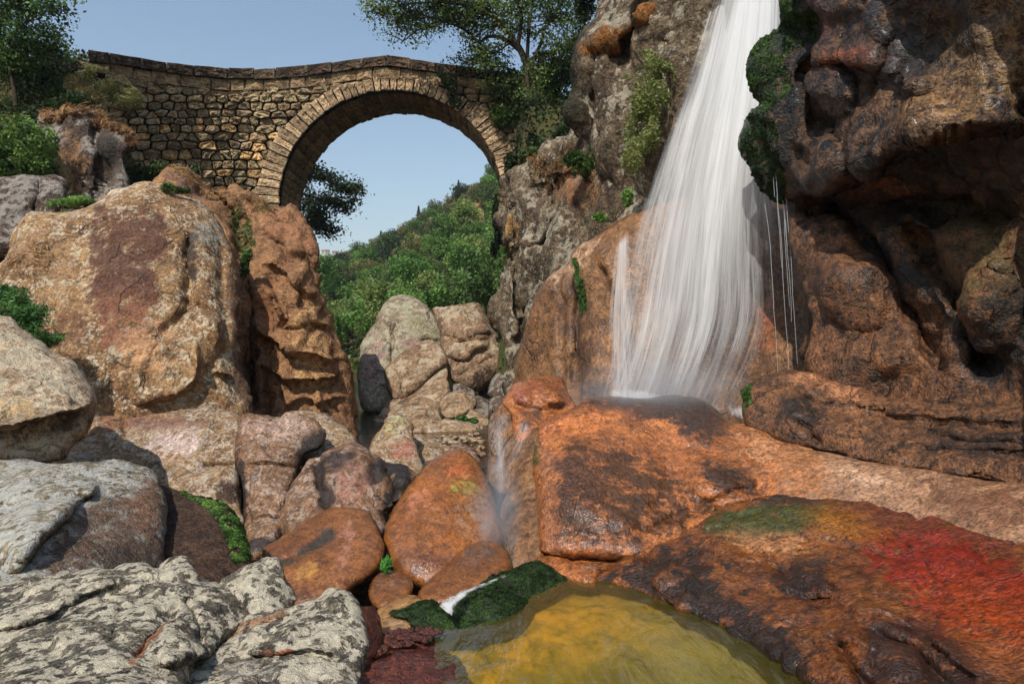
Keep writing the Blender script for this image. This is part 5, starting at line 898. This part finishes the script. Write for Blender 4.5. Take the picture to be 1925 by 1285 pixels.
# --- oak beside the right end of the bridge and other limb-built trees
def limb_tree(label, limbs, d, ntw, nleaf, size, pal, name='tree', dspread=1.6, tw=(26, 60), gap=.0, start=.35, clump=11, droop=.1):
    m = d / F; base = P(*limbs[0][0][0], d); e = empty(name, base); tag(e, label, 'tree')
    paths = []; tips = []; R0 = random.Random(len(limbs) * 7 + ntw)
    for li, (pts, r0, r1) in enumerate(limbs):
        q = catmull(pts, 6, False); off = np.linspace(0, R0.uniform(-1, 1) * dspread, len(q)) if li > 1 else np.zeros(len(q))
        q3 = P(q[:, 0], q[:, 1], d + off); rad = np.linspace(r0, r1, len(q)) * m; paths.append((q3 - base, rad))
        L = len(q)
        for k in range(int(ntw / len(limbs) * (len(pts) / 5 + .4))):
            i = int((start + (1 - start) * R0.random()) * (L - 1)) if li else int((.55 + .45 * R0.random()) * (L - 1))
            o = q3[i]; v = unit(1)[0] * np.array([1, 1, .6]); v[2] += R0.uniform(-droop, .35); ln = R0.uniform(*tw) * m
            a = o + v * ln * .5 + unit(1)[0] * ln * .12; b = o + v * ln + np.array([0, 0, -.12 * ln]); pp_ = catmull([o, a, b], 4, False)
            paths.append((pp_ - base, np.linspace(1.3, .35, len(pp_)) * m)); tips.append(pp_)
    V, Q = tube(paths, 6); me = mk_mesh('trunk', V, [Q]); smooth(me); link('trunk', me, m_bark, e)
    per = nleaf // max(len(tips), 1); pos = []
    for pp_ in tips:
        s = pp_[RNG.integers(len(pp_) // 3, len(pp_), per)]; pos.append(s + RNG.normal(0, 1, (per, 3)) * np.array([1.2, 1.2, .6]) * clump * m)
    leaf_obj('crown', np.concatenate(pos), size * m, pal, e, .7, .6, .5 / (m * 30), 4, loc=base)
    return e
OAK = [([(987, 262), (985, 233), (991, 189), (993, 135), (980, 98), (965, 76), (940, 47), (918, 25), (882, 11), (838, 4), (809, 18)], 9, 2.0),
       ([(1016, 262), (1013, 240), (1003, 182), (994, 145)], 6.5, 5),
       ([(980, 98), (947, 73), (918, 69), (900, 78), (871, 55), (838, 42), (813, 44), (784, 58), (755, 80)], 4, 1.2),
       ([(995, 125), (1016, 84), (1022, 60), (1035, 33), (1060, 0), (1075, -40)], 4, 2), ([(973, 91), (980, 36), (976, 0), (970, -50)], 4.5, 2), ([(991, 109), (995, 44), (1002, 0), (1010, -50)], 4, 2), ([(998, 135), (1024, 109), (1064, 84), (1090, 70)], 3, 1.2),
       ([(900, 78), (889, 84), (911, 109), (929, 145), (940, 180)], 1.8, .8), ([(860, 8), (800, 5), (740, 12), (705, 30)], 2.6, .8), ([(918, 25), (900, -10), (850, -40)], 3, 1), ([(965, 76), (930, 100), (890, 110), (870, 120)], 1.8, .7), ([(838, 42), (800, 30), (770, 22), (740, 45)], 1.6, .6), ([(1035, 33), (1070, 40), (1100, 20)], 2, .8), ([(940, 47), (905, 50), (870, 30), (840, 20)], 2, .7), ([(980, 40), (940, 10), (910, -20)], 2.2, .8)]
limb_tree('gnarled oak with twin dark trunks leaning over the right end of the bridge', OAK, 20.4, 300, 21000, 5.8, [(52, 74, 30), (84, 112, 44), (122, 146, 66)], 'oak_tree', clump=9)
limb_tree('small leafy oak at the top left corner above the hillside shrubs', [([(30, 200), (27, 171), (20, 140), (8, 100), (-20, 60)], 4.5, 2), ([(20, 140), (50, 100), (90, 92), (120, 96)], 2, .7), ([(8, 100), (30, 60), (70, 30), (125, 12)], 2.4, .7), ([(-10, 75), (10, 30), (30, 5), (60, -20)], 2.4, .8), ([(15, 120), (60, 75), (110, 66)], 1.6, .6), ([(-10, 70), (-40, 20), (-20, -30)], 2, 1)], 16.5, 110, 7500, 7.0, [(38, 62, 24), (60, 96, 34), (92, 132, 50)], 'oak_tree', clump=10, start=.2, tw=(18, 40))
limb_tree('oak branches hanging into the arch opening behind the left bridge foot', [([(500, 470), (510, 430), (520, 390), (530, 350), (560, 330), (600, 335), (640, 350), (662, 368)], 5, 1), ([(530, 360), (570, 365), (620, 380), (655, 392)], 2.4, .7), ([(522, 390), (570, 395), (600, 415), (612, 440)], 2.4, .7), ([(535, 345), (560, 322), (585, 315)], 2, .7), ([(560, 370), (585, 390), (592, 430)], 1.6, .6)], 27.5, 105, 7000, 6.0, [(30, 48, 22), (48, 70, 30), (66, 90, 38)], 'oak_tree', clump=8, start=.35, dspread=1.0, tw=(16, 36))

# --- shrubs, one by one
shrub('dark green shrub mound on the hillside below the top left oak', [(30, 150, 45, 32), (80, 160, 45, 34), (20, 190, 40, 30), (110, 180, 30, 26)], 17, 5200, 7, DKG + [(92, 104, 48)])
shrub('dark scrubby bush behind the pale broom at the bridge end', [(95, 125, 40, 18), (60, 128, 35, 20), (130, 150, 26, 22)], 18.5, 2600, 6.5, [(38, 46, 28), (56, 66, 34), (80, 84, 44)])
shrub('bright green bush at the left edge above the dark boulder', [(20, 250, 50, 42), (65, 265, 40, 42), (20, 305, 50, 34), (75, 310, 30, 26)], 14.2, 6500, 8, MDG + [(134, 170, 66)])
shrub('deep green bush between the bright bush and the rock outcrop', [(75, 220, 30, 22), (110, 205, 30, 20), (140, 190, 26, 18)], 15.8, 2200, 7, DKG)
shrub('pale yellow-green broom shrub against the left end of the parapet', [(190, 150, 28, 24), (215, 165, 30, 28), (240, 185, 26, 26), (175, 135, 20, 14)], 16.9, 4200, 7, [(104, 104, 58), (134, 134, 76), (160, 158, 96)], up=1.2, width=.18)
shrub('straw-coloured broom shrub left of the pale green broom', [(145, 160, 24, 22), (170, 180, 28, 24), (190, 195, 22, 20)], 16.4, 3000, 7, DRY, up=1.2, width=.18)
shrub('dark green bramble at the foot of the rubble wall', [(265, 325, 30, 18), (295, 318, 26, 18), (250, 345, 20, 20), (355, 322, 22, 16)], 15.6, 2400, 6.5, [(38, 54, 22), (62, 84, 34), (96, 104, 48)])
shrub('feathery green fern bush between the largest boulder and the left-edge boulder', [(20, 570, 44, 36), (55, 590, 44, 34), (80, 625, 40, 30), (40, 630, 40, 26), (5, 555, 30, 22)], 8.9, 8000, 10, FRN, gap=.45, up=1.0, width=.22, name='fern', cat='fern')
shrub('low green weeds on the shoulder of the largest boulder', [(120, 384, 30, 10), (150, 378, 26, 10), (175, 380, 14, 6)], 11.9, 1600, 8, BRG, up=.2, width=.2, name='weeds', cat='plant')
shrub('small green plant on the crest of the largest boulder', [(316, 352, 14, 8), (340, 358, 18, 7)], 12.1, 700, 7.5, MDG, name='weeds', cat='plant', width=.25)
shrub('small leafy plant in the crack right of the largest boulder', [(458, 500, 10, 22), (466, 480, 8, 14)], 12.6, 600, 7, MDG, name='weeds', cat='plant')
shrub('tall yellow-green bush left of the falling water', [(1210, 130, 38, 34), (1225, 190, 40, 44), (1205, 250, 38, 44), (1190, 300, 22, 30), (1245, 145, 24, 30)], 12.2, 6500, 8, [(84, 104, 40), (116, 134, 54), (150, 156, 84)], gap=.52, width=.35, name='bush', cat='bush')
shrub('green shrub on the ledge at the foot of the grey cliff', [(1110, 320, 36, 22), (1085, 300, 28, 16), (1140, 280, 34, 20)], 14.0, 3600, 7.5, MDG)
shrub('small bright plant on the brown slab under the ledge shrub', [(1130, 408, 16, 9), (1180, 372, 12, 18), (1150, 395, 10, 6)], 12.0, 800, 7, BRG, name='weeds', cat='plant')
shrub('dark ivy draped over the right foot of the arch', [(975, 330, 20, 22), (1000, 300, 26, 24), (1010, 265, 22, 20), (960, 310, 14, 26)], 18.0, 4200, 6, [(24, 40, 18), (36, 56, 24), (56, 80, 34)], name='ivy', cat='ivy')
shrub('ivy strip hanging down the right side of the arch', [(932, 400, 7, 34), (936, 440, 7, 30), (928, 470, 6, 16)], 19.5, 1500, 5.5, [(16, 28, 14), (26, 42, 18), (40, 60, 26)], name='ivy', cat='ivy', gap=.2)
shrub('ivy tuft clinging to the parapet right of the arch crown', [(845, 150, 16, 20), (850, 175, 10, 22), (835, 140, 14, 10), (862, 195, 6, 10)], 21.6, 1700, 5.5, [(38, 50, 24), (64, 76, 38), (96, 104, 56)], name='ivy', cat='ivy')
shrub('dark thicket behind the oak trunks', [(960, 170, 36, 40), (1040, 170, 50, 50), (950, 215, 30, 30), (1060, 215, 40, 36), (1080, 120, 34, 50), (1020, 130, 40, 34)], 21.8, 9500, 7.5, [(36, 58, 22), (58, 88, 30), (92, 122, 44)], name='thicket', cat='shrub', gap=.3)
shrub('green leafy shrub below the oak trunks above the cliff edge', [(1040, 260, 34, 20), (1075, 250, 30, 22), (1000, 290, 20, 14)], 17.4, 3000, 6.5, DKG + [(86, 110, 46)])
shrub('dark climbing foliage on the left edge of the grey cliff', [(1092, 60, 16, 60), (1084, 150, 14, 60), (1100, 10, 20, 30), (1085, 215, 16, 24)], 15.2, 3200, 6.5, [(22, 36, 16), (36, 52, 22), (58, 76, 32)], name='ivy', cat='ivy')
ix_ = np.argmin((R_X1['px'] - 1876) ** 2 + (R_X1['py'] - 238) ** 2); dsp_ = float(R_X1['V'][ix_][1]) - .03
shrub('thin sprig with pale leaves on the wet right cliff', [(1884, 215, 9, 12), (1905, 250, 12, 10), (1868, 232, 12, 8), (1895, 232, 8, 8)], dsp_, 70, 11, [(120, 150, 66), (150, 180, 94)], stems=9, base=(1876, 240), name='sprig', cat='plant', gap=0)
shrub('little bright grass tuft between two wet boulders', [(726, 1060, 10, 14)], 6.45, 160, 16, [(60, 150, 40), (90, 190, 60)], stems=2, base=(727, 1076), name='grass_tuft', cat='grass', gap=0, up=.1, width=.12)
shrub('green weeds beside the flat stone slab at the stream', [(868, 786, 12, 6), (888, 790, 12, 5)], 14.2, 500, 6, [(60, 110, 40), (90, 140, 50)], name='weeds', cat='plant', gap=0)

# --- trees on the hillside seen through the arch
protos = []
for k in range(6):
    R0 = np.random.default_rng(40 + k); hgt = 1.0; B = [((0, 0, .62), np.array([.30, .30, .30]))]
    for j in range(9):
        a = R0.uniform(0, 2 * pi); B.append((np.array([cos(a) * R0.uniform(.1, .26), sin(a) * R0.uniform(.1, .26), R0.uniform(.36, .86)]), np.array([1, 1, .8]) * R0.uniform(.13, .22)))
    B = [(np.array(c), r) for c, r in B]; p = blob_pts(B, 2600, .38, 5.0, k, .3); cols = palette(len(p), p, [DKG, MDG, BRG, [(58, 70, 34), (86, 96, 46), (118, 120, 66)], [(76, 104, 36), (112, 138, 52), (150, 166, 80)], [(70, 80, 34), (106, 110, 48), (150, 142, 76)]][k], 4, k)
    V, Q, C = leaf_arrays(p, .042, cols, .6, .65); mc = mk_mesh('crown', V, [Q]); colattr(mc, C); mc.materials.append(m_leaf)
    pth = [(np.array([(0, 0, -.04), (.01, .0, .2), (.0, .01, .45), (.02, 0, .75)]), np.array([.028, .022, .016, .004]))]
    for j in range(5): c = B[1 + j][0]; pth.append((np.array([(0, 0, .22 + .05 * j), c * .6 + np.array([0, 0, .12]), c]), np.array([.012, .008, .003])))
    V, Q = tube(pth, 5); mt = mk_mesh('trunk', V, [Q]); smooth(mt); mt.materials.append(m_bark); protos.append((mt, mc))
def hill_tree(x, y, h, k, label, group):
    z = float(ground_z(x, y)[0]); e = empty('hillside_tree', (x, y, z)); tag(e, label, 'tree', group); e.scale = (h * RNG.uniform(.85, 1.2), h, h * RNG.uniform(.85, 1.1)); e.rotation_euler = (0, 0, RNG.uniform(0, 6.28))
    link('trunk', protos[k][0], None, e); link('crown', protos[k][1], None, e)
cy_ = 36 + 135 * RNG.random(9000) ** .85; cpx = RNG.uniform(580, 975, 9000); cx_ = (cpx - CX) / F * cy_; cz = ground_z(cx_, cy_); cpy = CY - (cz - CAMZ) * F / cy_; ch = RNG.uniform(3.4, 6.2, 9000)
kx, ky, kh = np.zeros(0), np.zeros(0), np.zeros(0); zone_n = {}
for i in range(9000):
    if cz[i] < .9 and cx_[i] > -13.2: continue
    if cpx[i] > 835 and 365 < cpy[i] < 470 and cy_[i] > 62 and RNG.random() < .85: continue
    if len(kx) and (((kx - cx_[i]) ** 2 + (ky - cy_[i]) ** 2) < ((kh + ch[i]) * .42) ** 2 * .62).any(): continue
    if len(kx) >= 290: break
    kx = np.append(kx, cx_[i]); ky = np.append(ky, cy_[i]); kh = np.append(kh, ch[i])
    col_ = 'left' if cpx[i] < 720 else ('middle' if cpx[i] < 850 else 'right'); y = cy_[i]
    if y < 70: lb, ks, gr = ('bright green tree low behind the gorge boulders, %s side of the arch view', [1, 2, 2, 4, 4], 'low')
    elif y < 115: lb, ks, gr = ('mid green tree halfway up the valley side, %s part of the arch view', [0, 1, 3, 2, 5], 'halfway up')
    else: lb, ks, gr = ('small dark tree along the wooded skyline, %s part of the arch view', [0, 0, 1, 3, 5], 'along the skyline')
    hill_tree(cx_[i], y, ch[i], int(RNG.choice(ks)), lb % {'left': 'left', 'middle': 'middle', 'right': 'right'}[col_], 'trees %s on the valley side, %s' % (gr, col_))
print('hill trees', len(kx))
def conifer(label, px_, pyb, pyt, d):
    x_ = (px_ - CX) / F * d; b_ = np.array([x_, d, float(ground_z(x_, d)[0])]); print('conifer base row', CY - (b_[2] - CAMZ) * F / d); h = (pyb - pyt) / F * d; e = empty('conifer', b_); tag(e, label, 'tree'); V, Q = tube([(np.array([(0, 0, -.1 * h), (0, 0, h)]), np.array([.03 * h, .004 * h]))], 5); link('trunk', mk_mesh('trunk', V, [Q]), m_bark, e)
    n = 1500; f = RNG.random(n) ** .7; a = RNG.uniform(0, 6.28, n); lay = np.floor(f * 9) / 9; r = (1 - f * .97) * .24 * h * RNG.uniform(.35, 1, n) * (1 - .5 * (f * 9 % 1)); p = np.stack([r * np.cos(a), r * np.sin(a), h * (.1 + .9 * f)], 1)
    V, Q, C = leaf_arrays(p, h * .05, palette(n, p, [(24, 38, 22), (36, 54, 28)], 1, 2), .3, .4); me = mk_mesh('crown', V, [Q]); colattr(me, C); link('crown', me, m_leaf, e)
conifer('lone dark conifer standing above the wooded skyline', 787, 420, 357, 160)
conifer('small dark conifer at the top of the slope under the right side of the arch', 862, 350, 290, 165)
conifer('thin conifer lower down the skyline left of the lone conifer', 716, 475, 412, 165)
# undergrowth on the slope, bank scrub: ground cover nobody could count
def ground_cover(name, n, xr, yr, size, pal, hmax, keep=None, seed=0, label=None, flag=None):
    y = RNG.uniform(*yr, n * 3); px_ = RNG.uniform(*xr, n * 3); x = (px_ - CX) / F * y; z = ground_z(x, y); p = np.stack([x, y, z], 1)
    m = fbm(p * .7, seed, 3) > -.15
    if keep is not None: m &= keep(px_, CY - (z - CAMZ) * F / y, y)
    p = p[m][:n]; p[:, 2] += RNG.random(len(p)) ** 1.5 * hmax * (1 + fbm(p * .5, seed + 3, 2)); o = leaf_obj(name, p, size, pal, None, .6, .6, .5, seed); tag(o, label, kind='stuff'); return o
ground_cover('undergrowth', 45000, (570, 980), (38, 172), .42, [(48, 66, 26), (76, 96, 36), (120, 128, 54)], 1.3, seed=2, keep=lambda px_, py_, y: ~((px_ > 835) & (py_ > 365) & (py_ < 465) & (y > 60) & (RNG.random(len(y)) < .8)))
ground_cover('dry_grass', 9000, (820, 970), (60, 130), .38, ORG, .4, seed=4, keep=lambda px_, py_, y: (py_ > 350) & (py_ < 475))
ground_cover('undergrowth', 16000, (-120, 250), (13, 22), .11, [(52, 58, 26), (84, 88, 40), (130, 112, 56)], .35, seed=6)
ground_cover('undergrowth', 12000, (925, 1250), (15.5, 24), .11, [(34, 48, 20), (60, 74, 30), (110, 92, 44)], .3, seed=8)
# pale rocks on the far slope
m_slope = rockmat('slope_rock', (176, 132, 88), (148, 110, 80), (96, 74, 60), d=55, grain=.4, seed=41)
d_ = ray_ground(890, 462)
rock('rock_outcrop', [(862, 452), (868, 420), (880, 398), (900, 385), (915, 392), (918, 425), (900, 452), (885, 480), (868, 478)], [(890, 388, d_ + 4), (865, 450, d_ + 1), (915, 440, d_ + 1)], 1.8, m_slope, 'ochre rock outcrop among dry grass on the far slope', 'rock outcrop', step=3, n=(.1, .3, .03))
# --- moss, grass and pebbles
def moss(name, rk, poly, n, size, pal, up=None, lift=.3, width=.5):
    p, nr = scatter(rk, poly, int(n * 1.5), up); m = np.linalg.norm(p.mean(0)) / F; kp = fbm(p / (m * 14), 77, 3) > -.18; p, nr = p[kp][:n], nr[kp][:n]; n = len(p)
    p = p + nr * (RNG.random((n, 1)) * size * m * lift); o = leaf_obj(name, p, size * m, pal, None, .2, width, .6 / (m * 12), 5, nrm=nr); tag(o, kind='stuff'); return o
moss('moss', R_I2, [(335, 922), (374, 931), (416, 943), (438, 964), (458, 1006), (471, 1046), (440, 1064), (428, 1020), (412, 985), (390, 955), (352, 932)], 7000, 7, [(30, 64, 14), (62, 108, 24), (112, 150, 40)])
moss('moss', R_X1, [(1470, -10), (1500, -10), (1530, 20), (1500, 70), (1470, 110), (1480, 170), (1465, 230), (1440, 200), (1412, 130), (1412, 105), (1436, 82), (1470, 60)], 14000, 4.2, [(22, 42, 12), (44, 72, 20), (78, 112, 34)])
moss('moss', R_X1, [(1436, 222), (1470, 230), (1475, 380), (1455, 384), (1440, 350), (1408, 290), (1410, 265)], 9000, 4.2, [(18, 34, 12), (34, 58, 18), (58, 88, 28)])
moss('moss', R_T3, [(1088, 490), (1096, 488), (1100, 560), (1096, 600), (1089, 580)], 700, 7, [(40, 74, 16), (80, 124, 34)])
moss('moss', R_X3, [(1400, 715), (1412, 712), (1414, 760), (1404, 780)], 400, 7, [(40, 70, 18), (70, 110, 30)])
moss('dry_grass', R_A, [(90, 214), (160, 216), (206, 218), (236, 246), (244, 280), (225, 262), (190, 238), (130, 228), (95, 236)], 3600, 11, ORG, None, .8, .14)
moss('dry_grass', R_C, [(60, 460), (90, 440), (100, 500), (50, 520), (20, 500)], 260, 13, ORG, None, .9, .12)
moss('weeds_in_cracks', R_D, [(430, 390), (470, 400), (480, 470), (455, 480), (440, 430)], 900, 7, [(66, 80, 30), (100, 112, 44), (130, 110, 60)])
moss('dry_grass', R_D, [(320, 310), (420, 358), (520, 392), (500, 405), (400, 375), (330, 330)], 1200, 8, ORG + [(96, 104, 46)], .1, .8, .16)
moss('dry_grass', R_T2, [(1000, 300), (1100, 275), (1190, 290), (1150, 320), (1050, 320), (1000, 340)], 1800, 8, [(110, 76, 36), (150, 104, 50), (70, 84, 34)], None, .8, .25)
# mossy sill along the pool with the rill running through it
m_mossrock = rockmat('moss_sill', (44, 62, 22), (32, 48, 18), (22, 32, 14), d=6, grain=.5, rough=.6, wet=.3, seed=50)
R_Q = rock('mossy_sill', [(730, 1152), (755, 1138), (802, 1131), (835, 1140), (864, 1128), (900, 1104), (930, 1088), (962, 1072), (1010, 1056), (1043, 1068), (1066, 1090), (1052, 1106), (1024, 1115), (991, 1138), (948, 1166), (901, 1178), (854, 1184), (798, 1182), (755, 1166)],
     [(735, 1152, 5.58), (850, 1182, 5.3), (1060, 1092, 6.35), (1010, 1056, 6.7), (880, 1115, 5.9)], .16, m_mossrock, 'low rock sill covered in dark green moss along the head of the pool', 'rock', thick=.2, step=3, n=(.07, .06, .03), jag=2.0, creases=[([(955, 1080), (900, 1110), (850, 1132), (845, 1150)], .05, 8)])
moss('moss', R_Q, [(728, 1154), (800, 1130), (862, 1128), (930, 1088), (1010, 1056), (1066, 1090), (990, 1140), (900, 1180), (800, 1184)], 15000, 4.2, [(18, 38, 10), (34, 60, 16), (56, 88, 26)])
ml = fallmat('rill_water', .85, (46, 14), .45, .72)
rl = empty('rill', P(880, 1120, 6.0)); tag(rl, kind='structure')
dpl = lambda pts: [(x, y, (CAMZ - .17) * F / (y - CY)) for x, y in pts]
for a_, b_, dn in ((dpl([(958, 1072), (910, 1090), (870, 1106), (832, 1122), (818, 1134)]), dpl([(966, 1080), (920, 1100), (885, 1116), (862, 1140), (858, 1160)]), .72), (dpl([(930, 1096), (880, 1124), (850, 1150)]), dpl([(1000, 1074), (950, 1116), (890, 1160)]), .20)):
    o = flow_sheet('water_sheet', a_, b_, lambda u, v, dn=dn: np.sin(np.pi * np.clip(u, .03, .97)) ** .6 * dn * sstep(0, .1, v) * (.7 + .3 * v), ml, nu=20, nv=40, seed=21, doff=0, wob=.03); child(o, rl)
def pebbles(name, n, poly, zf, size, mat):
    Vs, Qs = [], []; o_ = 0; ico = None
    a = np.linspace(0, 2 * pi, 7)[:-1]; ring = lambda r, z: np.stack([r * np.cos(a), r * np.sin(a), np.full(6, z)], 1)
    baseV = np.concatenate([ring(.6, -.5), ring(1, 0), ring(.62, .55), [[0, 0, .75]]]); k = np.arange(6); k2 = (k + 1) % 6; q = np.concatenate([np.stack([k + s, k2 + s, k2 + s + 6, k + s + 6], 1) for s in (0, 6)]); tr = np.stack([k + 12, k2 + 12, np.full(6, 18)], 1); Ts = []
    pl = np.array(poly, float); c = 0
    while c < n:
        x, y = RNG.uniform(pl[:, 0].min(), pl[:, 0].max()), RNG.uniform(pl[:, 1].min(), pl[:, 1].max())
        if not inpoly(np.array([x]), np.array([y]), poly)[0]: continue
        d = (CAMZ - zf) * F / (y - CY); s = size * RNG.uniform(.4, 1.3) * np.array([1, RNG.uniform(.6, 1.1), RNG.uniform(.4, .8)]); v = baseV * RNG.uniform(.8, 1.2, (19, 1)) * s; r = RNG.uniform(0, 6.28); v = v @ np.array([[cos(r), sin(r), 0], [-sin(r), cos(r), 0], [0, 0, 1]])
        Vs.append(v + P(x, y, d)); Qs.append(q + o_); Ts.append(tr + o_); o_ += 19; c += 1
    ob = based(name, np.concatenate(Vs), [np.concatenate(Qs), np.concatenate(Ts)], mat); colattr(ob.data, np.zeros((o_, 4))); tag(ob, kind='stuff')
pebbles('pebbles', 150, [(690, 1205), (720, 1190), (790, 1178), (830, 1186), (800, 1205), (740, 1215), (700, 1235)], .03, .035, m_red)
pebbles('pebbles', 120, [(800, 822), (900, 812), (915, 860), (860, 845)], .48, .06, m_far2)
# far houses on the ridge
def house(label, px_, py_, d, w, h, wallc, roofc):
    b_ = P(px_, py_, d); e = empty('house', b_); tag(e, label, 'house', None)
    wv = np.array([(x * w / 2, y * w * .4, z) for z in (-8, h) for x, y in ((-1, -1), (1, -1), (1, 1), (-1, 1))]); q = np.array([[0, 1, 5, 4], [1, 2, 6, 5], [2, 3, 7, 6], [3, 0, 4, 7]]); link('wall', mk_mesh('wall', wv, [q]), plainmat('house_wall', (wallc, wallc, wallc), .3), e)
    rv = np.array([(-w * .56, -w * .48, h), (w * .56, -w * .48, h), (w * .56, w * .48, h), (-w * .56, w * .48, h), (-w * .56, 0, h * 1.5), (w * .56, 0, h * 1.5)]); link('roof', mk_mesh('roof', rv, [np.array([[0, 1, 5, 4], [2, 3, 4, 5]]), np.array([[0, 4, 3], [1, 2, 5]])]), plainmat('house_roof', (roofc, roofc, roofc), .3), e)
    for s in (-.25, .25):
        x = s * w; wz = np.array([(x - .7, -w * .4 - .05, h * .35), (x + .7, -w * .4 - .05, h * .35), (x + .7, -w * .4 - .05, h * .75), (x - .7, -w * .4 - .05, h * .75)]); wb = wz + [0, .3, 0]
        link('window', mk_mesh('window', np.concatenate([wz, wb]), [np.array([[0, 1, 2, 3], [0, 4, 5, 1], [1, 5, 6, 2], [2, 6, 7, 3], [3, 7, 4, 0]])]), plainmat('house_window', ((40, 44, 50),) * 3, .3), e)
rx, ry, rd = ridge_at(635); print('ridge', rx, ry, rd)
house('tiny white house with red roof at the left end of the distant ridge', 612, ry + 1.5, rd, 8, 4.5, (200, 192, 180), (140, 90, 70))
house('tiny cream house in the middle of the distant ridge', 631, ry + 3, rd - 20, 7, 4, (190, 180, 164), (130, 84, 66))
house('tiny pale house at the right end of the distant ridge', 655, ry + 3, rd - 10, 8, 4, (194, 184, 172), (150, 96, 74))

# ------------------------------------------------------------------ thin summer haze in the valley
t = NT('haze'); pv = t.n('VolumePrincipled'); pv.inputs['Color'].default_value = (.86, .92, 1, 1); pv.inputs['Density'].default_value = .00032; t.l(pv.outputs[0], t.out.inputs[1])
bx = np.array([(x, y, z) for z in (-30, float(HILLV[:, 2].max()) + 25) for x, y in ((-1900, -60), (1900, -60), (1900, 4300), (-1900, 4300))], float)
tag(link('haze', mk_mesh('haze', bx, [np.array([[3, 2, 1, 0], [4, 5, 6, 7], [0, 1, 5, 4], [1, 2, 6, 5], [2, 3, 7, 6], [3, 0, 4, 7]])]), t.m), kind='stuff')
